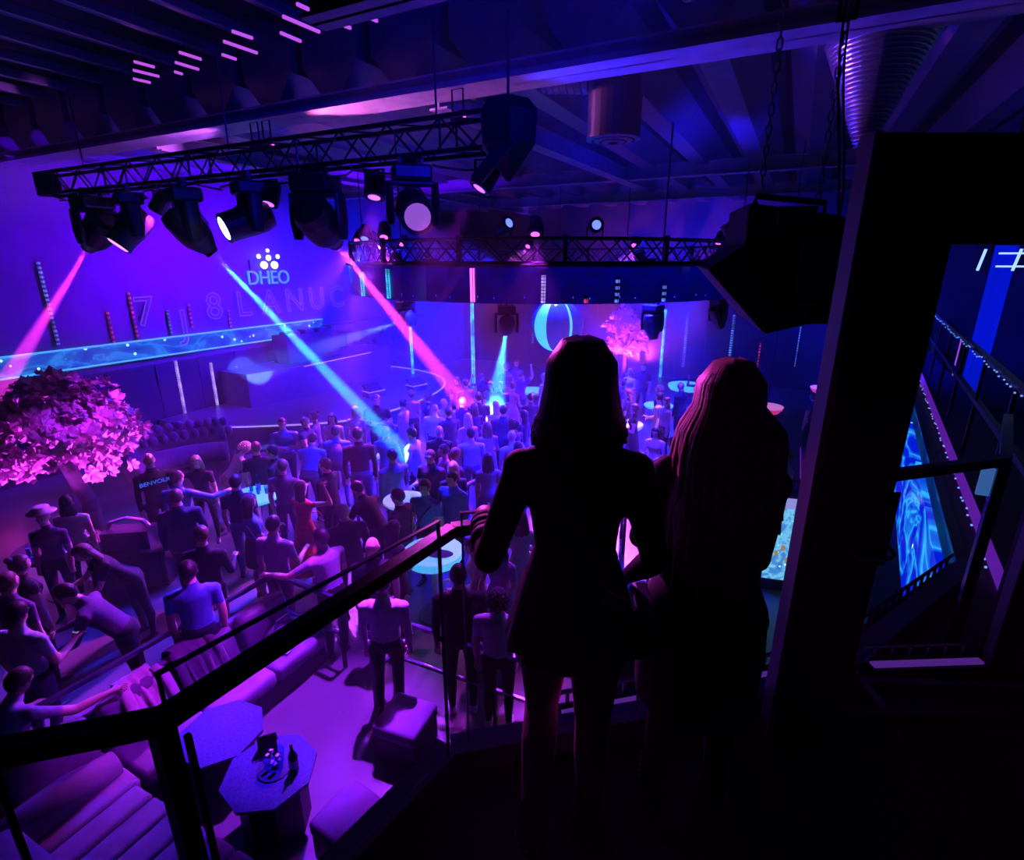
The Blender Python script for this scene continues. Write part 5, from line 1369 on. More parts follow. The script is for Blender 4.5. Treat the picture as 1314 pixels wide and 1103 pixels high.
# ---- hair, in the head's own frame
def hair_cap(b, vol=1.0, zlow=-.01):
    bm2 = bmesh.new()
    bmesh.ops.create_uvsphere(bm2, u_segments=24, v_segments=16, radius=1)
    for v in bm2.verts:
        x, y, z = v.co
        g = 1 + .02 * math.sin(14 * math.atan2(x, y + .001) + 3 * z)
        p = V(x * .083 * vol * g, y * .103 * vol * g - .010, z * .110 * vol + .113)
        if p.y > .035 and p.z < .155:       # leave the face free: tuck the shell into the head
            k = min(1, (p.y - .035) / .03) * min(1, (.155 - p.z) / .03)
            p = p.lerp(V(p.x * .7, p.y * .62, p.z * .8 + .02), k)
        if p.z < zlow + .04 and p.y > -.04:
            p = p.lerp(V(p.x * .8, p.y * .8, .07), .8)
        v.co = p
    me = bpy.data.meshes.new('t'); bm2.to_mesh(me); bm2.free()
    b.bm.from_mesh(me); bpy.data.meshes.remove(me)
    return b
def hair_fall(b, L, w=.095, seed=0, n=22):
    """locks that fall behind the head and to both sides, as one ribbed sheet with thickness"""
    rnd = random.Random(seed)
    secs = [(-.0, .13, .086, .1), (-.015, .06, w, .085), (-.03, 0.0, w * 1.05, .075), (-.045, -L * .35, w * 1.1, .06), (-.05, -L * .7, w * 1.05, .05), (-.05, -L, w * .85, .03)]
    ph = [rnd.uniform(0, 6) for _ in range(3)]
    rows = []
    for y, z, rx, ry in secs:
        rows.append([b.bm.verts.new((rx * math.cos(2 * PI * k / n) * (1 + .05 * math.sin(k * 2.4 + ph[0])), y + (ry if math.sin(2 * PI * k / n) < 0 else ry * .25) * math.sin(2 * PI * k / n) * (1 + .07 * math.sin(k * 3.7 + ph[1])), z + (.025 * math.sin(k * 2.1 + ph[2]) if z < -L * .9 else 0))) for k in range(n)])
    for A, B2 in zip(rows, rows[1:]):
        for k in range(n): b.bm.faces.new((A[k], A[(k + 1) % n], B2[(k + 1) % n], B2[k]))
    b.bm.faces.new(rows[0][::-1]); b.bm.faces.new(rows[-1])
    return b
HAIR = {}
HAIR['short'] = hair_cap(MB(), 1.0, .03).mesh('hair', None, True)
HAIR['crop'] = hair_cap(MB(), .965, .05).mesh('hair', None, True)
HAIR['long'] = hair_fall(hair_cap(MB(), 1.06), .34, .1, 1).mesh('hair', None, True)
HAIR['bob'] = hair_fall(hair_cap(MB(), 1.08), .13, .1, 2).mesh('hair', None, True)
HAIR['bun'] = hair_cap(MB(), 1.02).ell((0, -.09, .2), (.045, .045, .042)).mesh('hair', None, True)
HAIR['curly'] = None
b = hair_cap(MB(), 1.08)
for k in range(60):
    a = k * 2.4; e = -0.5 + 1.9 * (k / 60)
    b.ell((.092 * math.cos(a) * math.cos(e), -.03 + .1 * math.sin(a) * math.cos(e) * (1 if math.sin(a) < .2 else .6), .115 + .115 * math.sin(e) - .03), (.03, .03, .03), sub=1)
HAIR['curly'] = b.mesh('hair', None, True)
b = hair_cap(MB(), 1.03, .05); b.prism([(-.06, .08), (-.04, .165), (.04, .165), (.06, .08)], .16, .172); HAIR['cap'] = b.mesh('cap', None, True)
b = MB(); b.lathe([(.165, .175), (.17, .18), (.105, .19), (.098, .255), (.06, .275), (.001, .262)], 22); HAIR['hat'] = b.mesh('hat', None, True)

# ---- templates
T_ = {}
D = lambda x, y, z: V(x, y, z)
T_['ms'] = make_body('body_man_standing')
T_['md'] = make_body('body_man_holding', aR=(D(.18, .15, -1), D(-.15, 1, .25)), aL=(D(-.15, -.05, -1), D(.0, .25, -1)), hp=12, hy=12)
T_['mc'] = make_body('body_man_arms_folded', aR=(D(.22, .2, -1), D(-1, .45, .12)), aL=(D(-.22, .25, -1), D(1, .5, .2)), wid=1.06)
T_['mw'] = make_body('body_man_striding', lL=(D(-.04, .35, -1), D(0, .05, -1)), lR=(D(.05, -.22, -1), D(0, -.45, -1)), aL=(D(-.15, -.3, -1), D(0, .2, -1)), aR=(D(.15, .35, -1), D(0, .7, -1)), pelvis=.915)
T_['ml'] = make_body('body_man_bending', lean=34, aR=(D(.15, .5, -1), D(-.2, 1, -.3)), aL=(D(-.12, .4, -1), D(.15, 1, -.4)), hp=18, lL=(D(-.03, -.1, -1), D(0, .0, -1)), lR=(D(.05, .05, -1), D(0, -.1, -1)))
T_['mr'] = make_body('body_man_reaching', aR=(D(.75, .6, -.55), D(.5, 1, .0)), aL=(D(-.18, .1, -1), D(.1, .7, -.8)), lean=8, hy=-20)
T_['mj'] = make_body('body_man_in_jacket', garment='jacket', wid=1.05, puff=.006, aR=(D(.2, .1, -1), D(-.1, .5, -.8)), hp=6)
T_['mu'] = make_body('body_man_arms_up', aR=(D(.5, .3, .8), D(-.3, .2, 1)), aL=(D(-.3, .3, -.9), D(.2, 1, .3)))
T_['msit'] = make_body('body_man_seated', pelvis=.55, lean=14, lL=(D(-.15, 1, -.05), D(0, .05, -1)), lR=(D(.15, 1, -.05), D(0, .05, -1)), aR=(D(.25, .5, -.9), D(-.2, 1, -.1)), aL=(D(-.25, .5, -.9), D(.2, 1, -.1)), hp=15)
T_['marm'] = make_body('body_man_leaning_on_arm', pelvis=.6, lean=38, lL=(D(-.15, .9, -.35), D(0, .1, -1)), lR=(D(.15, .9, -.35), D(0, .1, -1)), aR=(D(.55, .55, -.45), D(.75, .7, .12)), aL=(D(-.2, .5, -.9), D(.2, 1, -.2)), hp=8, hy=-10)
T_['fs'] = make_body('body_woman_standing', True, heels=True)
T_['fd'] = make_body('body_woman_holding', True, garment='skirt', heels=True, aR=(D(.15, .2, -1), D(-.2, 1, .45)), aL=(D(-.15, .0, -1), D(.05, .3, -1)), hy=15)
T_['fdr'] = make_body('body_woman_in_dress', True, garment='dress', heels=True, aR=(D(.2, .1, -1), D(-.2, .7, -.3)), aL=(D(-.2, .1, -1), D(.3, .8, .1)))
T_['fp'] = make_body('body_woman_arm_raised', True, garment='skirt', heels=True, aR=(D(.45, .75, -.1), D(-.35, -.05, 1)), aL=(D(-.2, .1, -1), D(.3, .8, -.1)), hp=-4, twist=8)
T_['fu'] = make_body('body_woman_arms_up', True, garment='skirt', heels=True, aR=(D(.45, .2, .9), D(-.4, .1, 1)), aL=(D(-.5, .2, .7), D(.4, .2, 1)), hy=20)
T_['fl'] = make_body('body_woman_bending', True, lean=36, aR=(D(.15, .6, -1), D(-.1, 1, -.3)), aL=(D(-.12, .5, -1), D(.1, 1, -.1)), hp=14, lL=(D(-.03, -.12, -1), D(0, 0, -1)), lR=(D(.05, .05, -1), D(0, -.1, -1)))
T_['fr'] = make_body('body_woman_reaching_out', True, aR=(D(.25, .35, -1), D(.1, .5, -1)), aL=(D(-1, .1, .02), D(-1, .2, .35)), lean=10)
T_['fsit'] = make_body('body_woman_seated', True, pelvis=.6, garment=None, lean=6, lL=(D(-.05, 1, -.08), D(-.05, .1, -1)), lR=(D(.08, 1, -.08), D(.0, .25, -1)), aR=(D(.2, .3, -1), D(-.4, 1, -.05)), aL=(D(-.2, .3, -1), D(.4, 1, -.05)), heels=True, hp=6)

# ---- wardrobe
CLOTH = {}
def cloth(n):
    pal = {'black': (.006, .006, .008), 'navy': (.015, .02, .06), 'grey': (.13, .13, .15), 'white': (.72, .72, .76), 'pale': (.45, .5, .66), 'blue': (.10, .2, .6), 'denim': (.08, .12, .28), 'plum': (.09, .03, .12), 'lilac': (.42, .3, .58), 'pink': (.7, .4, .58), 'red': (.75, .06, .05), 'rose': (.62, .22, .36), 'tan': (.42, .3, .24), 'teal': (.06, .3, .4), 'khaki': (.2, .2, .15)}
    if n not in CLOTH: CLOTH[n] = mat('cloth_' + n, pal[n], .75, var=.14, scale=26, bump=.12, sheen=.06, spec=.25)
    return CLOTH[n]
SK = [mat('skin_fair', (.72, .46, .38), .42, var=.05), mat('skin_tan', (.55, .34, .26), .5, var=.05), mat('skin_deep', (.2, .11, .08), .5, var=.05)]
HC = {'dark': mat('hair_dark', (.025, .018, .018), .38, bump=.3, scale=60), 'brown': mat('hair_brown', (.10, .055, .035), .4, bump=.3, scale=60), 'blonde': mat('hair_blonde', (.62, .47, .3), .4, bump=.3, scale=60), 'grey': mat('hair_grey', (.35, .34, .36), .5, bump=.3, scale=60), 'red': mat('hair_red', (.35, .09, .05), .4, bump=.3, scale=60), 'black': mat('cap_black', (.02, .02, .025), .7), 'straw': mat('straw_hat', (.5, .4, .45), .7, bump=.2, scale=30)}
SHOES = mat('shoe_black', (.02, .02, .022), .4); SHOEW = mat('shoe_white', (.7, .7, .75), .5)
EYEM = mat('eye_dark', (.02, .02, .03), .15)
def person(tpl, loc, rz, h, label, top='black', bot='black', hair='short', hc='dark', skin=0, sleeve='s', legs='long', shoes='b', mirror=False, group=None):
    T = T_[tpl]; s = h / (1.75 if not tpl.startswith('f') else 1.72)
    o = bpy.data.objects.new('person', T['mesh']); COL.objects.link(o)
    o.location = loc; o.rotation_euler = (0, 0, rz); o.scale = (-s * 1.07 if mirror else s * 1.07, s * 1.07, s)
    tag(o, label, 'person', group)
    tm, bm_, sk = cloth(top), cloth(bot), SK[skin]
    slots = [sk, tm, bm_, SHOES if shoes == 'b' else SHOEW, tm if sleeve != 'n' else sk, tm if sleeve == 'l' else sk, bm_ if legs == 'long' else sk, bm_ if legs in ('long', 'shorts') else sk, EYEM]
    if not T['mesh'].materials:
        for q in slots: T['mesh'].materials.append(q)
    for k, q in enumerate(slots):
        o.material_slots[k].link = 'OBJECT'; o.material_slots[k].material = q
    if hair != 'bald':
        nm = {'cap': 'cap', 'hat': 'hat'}.get(hair, 'hair')
        hm = HAIR[hair]
        if not hm.materials: hm.materials.append(HC['dark'])
        ho_ = link(nm, hm, o, mtx=T['head'])
        ho_.material_slots[0].link = 'OBJECT'; ho_.material_slots[0].material = HC[hc]
    return o
PEOPLE = []
HT = {'ml': 1.47, 'fl': 1.45, 'msit': 1.35, 'fsit': 1.4, 'marm': 1.25}
def at_head(tpl, u, v, h, z0=0.0):
    """where a person of height h must stand for the top of the head to be where the photograph has it"""
    tm = T_[tpl]; s = h / (1.75 if not tpl.startswith('f') else 1.72)
    hm = tm['head'].translation
    top = (hm.z + .21) * s
    p = atz(u, v, z0 + top)
    return p, hm, s
def crowd(tpl, u, v, face, label, top='black', bot='black', hair='short', hc='dark', h=None, z0=0.0, **kw):
    h = h or (1.76 if tpl[0] == 'm' else 1.68)
    p, hm, s = at_head(tpl, u, v, h, z0)
    # the figure faces 'face' degrees left of the line of sight (0 = its back to the balcony)
    sight = math.atan2(-p.x, p.y)
    rz = sight + R(face)
    mx = -1 if kw.get('mirror') else 1
    off = Matrix.Rotation(rz, 3, 'Z') @ V(hm.x * s * mx, hm.y * s, 0)
    # keep clear of the people and tables already placed: step along the line of sight
    dirv = Vector((p.x, p.y)).normalized(); q0 = Vector((p.x - off.x, p.y - off.y)); best = q0; bs = -9
    for st in (0, .15, -.15, .3, -.3, .45, -.45, .6, -.6):
        q = q0 + dirv * st
        c1 = min([(q - Vector(a)).length - .44 for a in PEOPLE] + [9]); c2 = min([(q - Vector((a[0], a[1]))).length - a[2] - .2 for a in TABLES] + [9])
        sc_ = min(c1, c2, 0.0) - abs(st) * .12
        if sc_ > bs: bs, best = sc_, q
    off = V(p.x - best.x, p.y - best.y, 0)
    PEOPLE.append((best.x, best.y))
    return person(tpl, (p.x - off.x, p.y - off.y, z0), rz, h, label, top, bot, hair, hc, **kw)
C = crowd
# ---- left side, by the tree and the tufted sofa
m = C('ms', 189, 581, 14, 'bald man in a black shirt with glowing block letters across his back', 'black', 'black', 'bald', h=1.86, sleeve='l')
t_ = text_outline('back_lettering', 'BENVOLIO', .092, (0, 0, 0), mat('shirt_print', (.3, .5, .8), .5, emit=(.03, .2, 1.0), strength=.55), m, fill=True)
t_.matrix_local = Matrix.Translation((0, -.142, 1.29)) @ Matrix.Rotation(PI / 2, 4, 'X')
t_.scale = (1, 1, .2)
C('mr', 225, 604, -30, 'man in a loose bright blue shirt holding out his right arm', 'blue', 'grey', 'crop', 'brown', sleeve='l')
C('mj', 224, 628, -6, 'man in a dark sweater in front of the loose blue shirt', 'navy', 'black', 'short', 'brown', sleeve='l')
C('fr', 250, 584, 165, 'fair haired woman in black stretching one arm out beside the tufted sofa', 'black', 'black', 'long', 'blonde', mirror=True)
C('fl', 309, 567, -70, 'curly blonde woman in a white top bending at the railing of the stage', 'white', 'tan', 'curly', 'blonde', sleeve='l')
C('md', 328, 570, -15, 'broad man in a dark tee behind the crowded cyan table', 'black', 'black', 'crop', 'brown')
C('ms', 301, 609, -25, 'man in a dark tee standing left of the crowded cyan table', 'navy', 'denim', 'short', 'dark')
f8 = C('fd', 318, 635, -75, 'dark haired woman with a chain bag right in front of the crowded cyan table', 'blue', 'black', 'long', 'dark', legs='bare')
MB().tube([(.17, .02, 1.36), (.2, .12, 1.0), (.22, .16, .82), (.18, .08, .85), (.13, -.1, 1.36)], .008, 6).obj('bag_chain', ALU, f8)
MB().box((.24, .12, .74), (.06, .24, .16), bevel=.015).obj('chain_bag', mat('bag_black'), f8)
C('mc', 361, 536, 175, 'man in a pale blue tee with folded arms facing the balcony at the stage edge', 'blue', 'navy', 'short', 'brown')
C('mw', 391, 534, 60, 'bald man in a dark vest with a white collar turned to the left', 'navy', 'black', 'bald', sleeve='n')
C('fs', 402, 527, 80, 'small woman in profile against the stage front', 'plum', 'black', 'bun', 'brown')
C('fs', 425, 527, 170, 'long haired woman in a pink strapless top facing the balcony by the stage', 'pink', 'black', 'long', 'dark', sleeve='n')
C('ml', 399, 557, -20, 'man in a blue shirt stooping among the dark tees', 'blue', 'navy', 'short', 'dark')
m = C('ms', 430, 546, -12, 'man with a purple backpack on a blue shirt', 'blue', 'denim', 'short', 'dark')
MB().rings([(0, -.19, .98, .13, .07), (0, -.21, 1.1, .16, .1), (0, -.2, 1.3, .15, .09), (0, -.17, 1.42, .1, .05)], 14).obj('backpack', cloth('plum'), m, smooth=True)
C('md', 361, 590, -25, 'man in a dark polo with his back turned, right of the crowded cyan table', 'plum', 'navy', 'short', 'brown')
C('ms', 349, 578, 70, 'man in left profile between the folded arms and the dark polo', 'black', 'black', 'short', 'dark')
C('mj', 417, 588, 55, 'man in a dark blazer looking down to the left behind the raised phone', 'black', 'black', 'short', 'dark', sleeve='l')
fp = C('fp', 385, 616, -60, 'woman in a red orange two piece raising her hand to her phone', 'red', 'red', 'long', 'brown', sleeve='n', legs='bare')
MB().rings([(0, -.02, .93, .1, .08), (.06, -.1, .6, .2, .2), (.1, -.16, .32, .3, .27)], 16).obj('skirt_flounce', cloth('red'), fp, smooth=True)
C('fs', 455, 521, 160, 'woman in white standing inside the cyan beam at the stage', 'white', 'white', 'bob', 'blonde')
C('mc', 482, 506, 180, 'broad man in a dark tee with folded arms facing the balcony at the stage edge', 'black', 'black', 'short', 'brown', h=1.9)
C('fdr', 516, 512, 60, 'woman in a pale pink one shoulder dress turned to the left', 'pink', 'black', 'bun', 'brown', legs='bare', sleeve='n')
C('fs', 527, 500, 10, 'small woman standing close to the stage corner', 'rose', 'black', 'short', 'brown')
C('ms', 569, 505, 175, 'bald man in a pale shirt facing the balcony beside the stage corner', 'pale', 'navy', 'bald')
m = C('md', 557, 518, -25, 'bald man in white from behind next to the small white table', 'white', 'navy', 'bald')
C('ms', 563, 546, -10, 'bald man in a black tee from behind in the middle of the floor', 'black', 'black', 'bald')
C('mj', 528, 549, 65, 'man in a shiny pale blue jacket turned to the left', 'pale', 'navy', 'short', 'dark', sleeve='l')
C('ms', 458, 548, -5, 'tall broad man in a dark shirt, biggest back in the middle of the crowd', 'black', 'denim', 'short', 'dark', h=1.95, sleeve='l')
C('mw', 494, 542, -30, 'dancing man in a blue tee lit by the end of the cyan beam', 'blue', 'blue', 'short', 'brown', sleeve='l')
C('md', 552, 577, 150, 'man in a dark cap with a white visor facing the balcony', 'navy', 'black', 'cap', 'black')
C('mj', 503, 580, 30, 'man in a baggy blue jacket bending inside the cyan beam', 'blue', 'denim', 'short', 'dark', sleeve='l')
C('fs', 569, 573, 110, 'woman in a pink top half hidden behind the dark cap', 'rose', 'black', 'bun', 'brown')
C('md', 583, 571, -60, 'man with reddish hair left of the white shirt', 'plum', 'black', 'short', 'red')
C('fs', 581, 584, 10, 'pale blonde woman directly behind the man in the patterned shirt', 'navy', 'black', 'bob', 'blonde')
C('mj', 580, 600, 140, 'man in a patterned blue shirt and dark waistcoat', 'blue', 'black', 'short', 'dark', sleeve='l')
C('ms', 604, 549, 5, 'man in a light blue shirt and blue jeans seen from behind', 'pale', 'denim', 'short', 'dark', sleeve='l')
C('fs', 626, 581, 5, 'long haired woman in a pale crop top and jeans seen from behind', 'lilac', 'denim', 'long', 'dark')
C('fs', 600, 530, 20, 'woman in a fluffy pink top with blonde hair', 'pink', 'navy', 'bob', 'blonde', sleeve='l')
C('ms', 614, 503, 5, 'man in a boxy dark shirt seen from behind in front of the tall cyan pole', 'navy', 'black', 'short', 'dark', h=1.85)
C('fdr', 636, 514, 40, 'woman in a long pale dress with a cyan lit scarf', 'white', 'white', 'long', 'blonde')
C('fdr', 625, 541, 15, 'woman with smooth long hair in a violet dress', 'lilac', 'lilac', 'long', 'brown', legs='bare')
C('fs', 672, 526, 60, 'woman with very long dark hair turned left beside the dark bob', 'navy', 'denim', 'long', 'dark', sleeve='l')
C('ms', 658, 538, 45, 'man with dark curls behind the bald man', 'navy', 'black', 'curly', 'dark')
C('ms', 657, 552, 25, 'bald man with a light collar at the shoulder of the black jacket', 'pale', 'navy', 'bald')
C('fs', 665, 563, 5, 'dark haired woman in lilac just left of the black jacket', 'lilac', 'denim', 'long', 'dark')
C('md', 593, 510, -30, 'man with a raised glass between the two bald men and the boxy shirt', 'plum', 'black', 'short', 'brown')
C('mj', 646, 520, -8, 'man in a wide dark jacket beside the long pale dress', 'navy', 'black', 'short', 'dark', sleeve='l', h=1.8)
C('fdr', 658, 490, -40, 'woman in a red violet dress at the far bar table', 'rose', 'rose', 'bun', 'brown', legs='bare')
C('fs', 681, 504, 10, 'short dark figure leaning at the far cyan table', 'navy', 'black', 'short', 'dark')
C('fdr', 698, 477, 60, 'pale woman in white lit pink, right of the far cyan table', 'white', 'white', 'bun', 'blonde')
C('mu', 668, 473, -30, 'man with a raised arm far back left of the far cyan table', 'plum', 'navy', 'short', 'brown')
C('fp', 618, 478, 20, 'woman with a raised hand under the tall cyan light pole', 'navy', 'black', 'bun', 'brown', mirror=True)
DG = 'distant guests at the far end'
for tp, u, v, fa, tc, hr_, lb in (('fs', 586, 483, 160, 'plum', 'bob', 'distant woman in plum facing the balcony just left of the tall cyan pole'), ('ms', 597, 486, 20, 'lilac', 'short', 'distant man in lilac right at the foot of the tall cyan pole'), ('ms', 663, 461, 170, 'plum', 'short', 'farthest man in plum above the far cyan table'), ('fs', 655, 481, -60, 'rose', 'long', 'distant woman in rose left of the far cyan table'), ('ms', 649, 466, 40, 'navy', 'short', 'distant man in navy behind the woman in rose'), ('ms', 641, 489, 15, 'navy', 'short', 'distant man in navy standing near the pool of the small cyan beam'), ('fs', 629, 492, 150, 'navy', 'long', 'distant long haired woman facing the balcony beside the small cyan beam'), ('ms', 575, 520, 30, 'navy', 'short', 'man in navy behind the two bald men in the middle'), ('fs', 548, 505, 90, 'navy', 'bun', 'small woman in profile below the tip of the stage'), ('fs', 608, 517, 20, 'plum', 'bob', 'woman in plum below the boxy dark shirt')):
    C(tp, u, v, fa, lb, tc, 'navy', hr_, 'brown', group=DG)
# ---- right of the woman in black
C('fdr', 809, 472, 150, 'blonde woman in a pale dress under the small pink tree', 'white', 'white', 'long', 'blonde')
C('ms', 826, 466, 170, 'man in dark standing right of the small pink tree', 'black', 'black', 'short', 'brown')
C('fd', 807, 499, 70, 'woman with red hair turned left at the white bar table', 'navy', 'black', 'long', 'red', legs='bare')
C('fs', 787, 491, 120, 'pale figure in a striped top right of the dark bob', 'pink', 'navy', 'bun', 'brown')
C('fs', 799, 486, 100, 'slim woman behind the red haired one', 'plum', 'black', 'bun', 'brown')
C('fdr', 815, 510, 95, 'woman in black with bare arms at the right side of the white bar table', 'black', 'black', 'long', 'brown', sleeve='n', legs='bare')
C('ms', 847, 492, 90, 'man in a dark shirt behind the seated women', 'navy', 'black', 'short', 'brown')
C('fdr', 846, 504, 80, 'woman in a white dress leaning to the small cyan table', 'white', 'white', 'bun', 'dark', legs='bare')
C('fs', 856, 504, 120, 'woman in a violet wrap top with smooth hair', 'lilac', 'black', 'long', 'brown', sleeve='l')
C('mj', 875, 490, 60, 'bald man in a dark suit in front of the far cyan table', 'black', 'black', 'bald', sleeve='l')
C('fp', 898, 481, 100, 'blonde woman raising an arm beside the hair of the blonde woman', 'lilac', 'black', 'long', 'blonde')
C('fsit', 842, 547, 165, 'woman in a white top sitting and facing the balcony, between the two women', 'white', 'black', 'bob', 'dark', sleeve='n', legs='bare', z0=.12)
C('fs', 864, 560, 70, 'woman in violet standing right beside the seated woman in white', 'lilac', 'black', 'bun', 'brown')
C('ml', 858, 590, 80, 'man in dark bending beside the hair of the blonde woman', 'navy', 'black', 'short', 'dark')
# ---- at the bar
C('fs', 1045, 503, 60, 'woman with bare shoulders standing at the end of the bar beside the door edge', 'plum', 'black', 'bun', 'brown', sleeve='n')
C('fdr', 1010, 576, 130, 'woman with curls in an amber patterned dress in front of the display', 'tan', 'tan', 'curly', 'brown', sleeve='n', legs='bare')
# ---- middle foreground
C('ml', 462, 618, 40, 'man with a crossbody strap bending left beside the phone woman', 'black', 'navy', 'short', 'dark')
m = C('mj', 510, 622, 60, 'man in a dark jacket with pale lettering turned left at the white table', 'black', 'blue', 'short', 'dark', sleeve='l')
m2 = text_outline('jacket_print', 'CUTE', .1, (0, 0, 0), mat('white_print', (.8, .75, .85), .6), m, fill=True)
m2.matrix_local = Matrix.Translation((.06, -.165, 1.18)) @ Matrix.Rotation(R(8), 4, 'Z') @ Matrix.Rotation(PI / 2, 4, 'X') @ Matrix.Rotation(R(-75), 4, 'Z'); m2.scale = (1, 1, .2)
m = C('ms', 545, 626, 150, 'man in a blue tee with a black crossbody strap facing the balcony', 'blue', 'black', 'short', 'brown')
MB().tube([(-.14, -.07, 1.4), (-.1, .13, 1.36), (.05, .16, 1.15), (.16, .1, .98), (.1, -.13, 1.1), (-.13, -.12, 1.38)], .016, 6, flat=(1, .5)).obj('strap', BLACKP, m)
C('fd', 504, 661, -60, 'dark haired woman holding a drink, just above the handrail', 'grey', 'black', 'long', 'dark', legs='bare')
C('ms', 477, 690, -8, 'bald man in a black tee close to the handrail', 'black', 'black', 'bald')
C('mj', 440, 646, 10, 'bald man in a black hooded jacket right of the phone woman', 'black', 'black', 'bald', sleeve='l')
C('md', 348, 663, -40, 'man in a pink lit purple shirt looking down in front of the cyan table', 'lilac', 'plum', 'short', 'dark')
m = C('mr', 411, 679, 30, 'man in a pale purple polo resting his hand on the low railing', 'lilac', 'black', 'short', 'dark', mirror=True)
C('md', 256, 676, -25, 'man in a dark hooded jacket lifting a glass, behind the blue tee', 'black', 'black', 'short', 'brown', sleeve='l')
C('ms', 239, 720, -8, 'man in a blue tee with his back close to the long sofa', 'blue', 'navy', 'short', 'dark', h=1.8)
# ---- below the balcony
C('ms', 489, 737, -15, 'man in a white shirt and dark trousers left of the low railing corner', 'white', 'black', 'short', 'dark', sleeve='l')
C('ms', 588, 724, 0, 'big man in black seen from behind at the low railing', 'black', 'black', 'crop', 'dark', h=1.88, sleeve='l', shoes='w')
C('ms', 639, 756, -6, 'young man in a white tee and black jeans at the low railing', 'white', 'black', 'curly', 'dark', shoes='w', h=1.72)
C('fdr', 668, 655, 20, 'woman in a short white dress behind the elbow of the woman in black', 'white', 'white', 'long', 'brown', legs='bare')
C('fsit', 607, 690, 100, 'woman in a striped top sitting under the arm of the woman in black', 'pink', 'black', 'bun', 'brown', z0=.1, sleeve='n', legs='bare')
C('fdr', 640, 668, 150, 'woman in violet behind the forearm of the woman in black', 'lilac', 'lilac', 'bob', 'dark', legs='bare')
C('fs', 818, 800, 15, 'woman in white trousers and a dark top seen between the two women', 'navy', 'white', 'bun', 'dark', h=1.7, sleeve='n')
# ---- dark left corner
f = C('fl', 112, 694, 100, 'stooping woman with long pink lit hair over the dark corner table', 'black', 'black', 'long', 'brown')
C('ml', 92, 746, 70, 'man in a dark jacket bending down to the left behind the long sofa', 'plum', 'black', 'short', 'dark', sleeve='l')
C('fs', 22, 712, -70, 'woman in right profile at the left edge with bare shoulders', 'black', 'black', 'bun', 'brown', sleeve='n')
m = C('md', 15, 775, -55, 'man in a pale tee reading his phone at the left edge', 'pale', 'navy', 'short', 'dark')
C('ms', 5, 735, -60, 'man in dark at the left edge behind the phone reader', 'plum', 'black', 'short', 'brown')
C('fs', 52, 653, 150, 'person in a pale brimmed hat under the pink tree', 'plum', 'black', 'hat', 'straw')
C('fs', 86, 643, -25, 'woman with a dark bob and a pale bare shoulder under the pink tree', 'white', 'black', 'bob', 'dark', sleeve='n')
C('marm', 10, 866, -48, 'person in a purple top leaning over the long sofa with one arm stretched along it', 'lilac', 'black', 'short', 'brown', z0=.15)
# ---- right-hand hall behind the door glass
C('mc', 1236, 508, 150, 'man in black with hands on hips in front of the blue column', 'black', 'black', 'bald', sleeve='l')
C('md', 1262, 668, 120, 'bartender in a red top at the bar behind the door glass', 'red', 'black', 'short', 'dark')
for o_ in list(COL.objects):
    if o_.get('label', '').startswith('man in a pale tee reading'):
        q_ = T_['md']['hands'][1]; s_ = o_.scale.y
        wp = Matrix.LocRotScale(o_.location, o_.rotation_euler, o_.scale) @ (q_[0] + q_[1] * .1 + V(-.02, 0, .03))
        t = thing('phone', 'slim phone in the hand of the man in the pale tee', 'phone', wp, o_.rotation_euler.z)
        MB().box((0, 0, 0), (.075, .15, .009), Matrix.Rotation(R(25), 3, 'X'), bevel=.003).obj('case', BLACKP, t)
        MB().box((0, -.002, .006), (.066, .135, .003), Matrix.Rotation(R(25), 3, 'X')).obj('screen', mat('phone_glow', (.4, .4, .6), .2, emit=(.5, .35, .9), strength=.5), t)
# ================================================================== THE TWO WOMEN ON THE BALCONY
def ik(S, W, l1, l2, pole):
    d = W - S; L = min(d.length, (l1 + l2) * .999); dn_ = d.normalized()
    a = (l1 * l1 - l2 * l2 + L * L) / (2 * L); h = math.sqrt(max(0, l1 * l1 - a * a))
    p = pole - dn_ * pole.dot(dn_); p.normalize()
    E = S + dn_ * a + p * h
    return (E - S), (S + dn_ * L - E)
def locks(b, o, L, n, phi0, phi1, side=.1, back=.1, flare=0.0, seed=4, w=.016, lvar=.06, fwd=None):
    """hair locks from the crown over the skull and down; o = skull base in the body frame"""
    rnd = random.Random(seed)
    for k in range(n):
        f = R(phi0 + (phi1 - phi0) * (k + .5) / n + rnd.uniform(-2.5, 2.5))
        s_, c_ = math.sin(f), math.cos(f)
        lay = rnd.uniform(0, 1); e = .006 * lay
        Lk = L - rnd.uniform(0, lvar) - (.05 * abs(s_))
        pts = [V(.012 * s_, .02 - .02 * c_, .222), V(.05 * s_, .005 - .058 * c_, .208), V((.082 + e) * s_, -.002 - (.1 + e) * c_, .15), V((.088 + e) * s_, -.004 - (.106 + e) * c_, .08),
               V((side * .97 + e) * s_, .0 - (back + e) * c_, -.0)]
        m_ = 6
        for j in range(1, m_ + 1):
            q = j / m_; z = -q * (Lk - .222)
            sway = .007 * math.sin(5 * q + k)
            pts.append(V((side + e + flare * q * q) * s_ + sway, .01 * q - (back + e + flare * .6 * q * q) * c_ * (1 + .05 * q), z))
        rad = [w * .5, w * .8] + [w] * (len(pts) - 4) + [w * .75, w * .25]
        n0 = len(b.bm.verts)
        b.tube([o + p for p in pts], rad, 6)
    return b

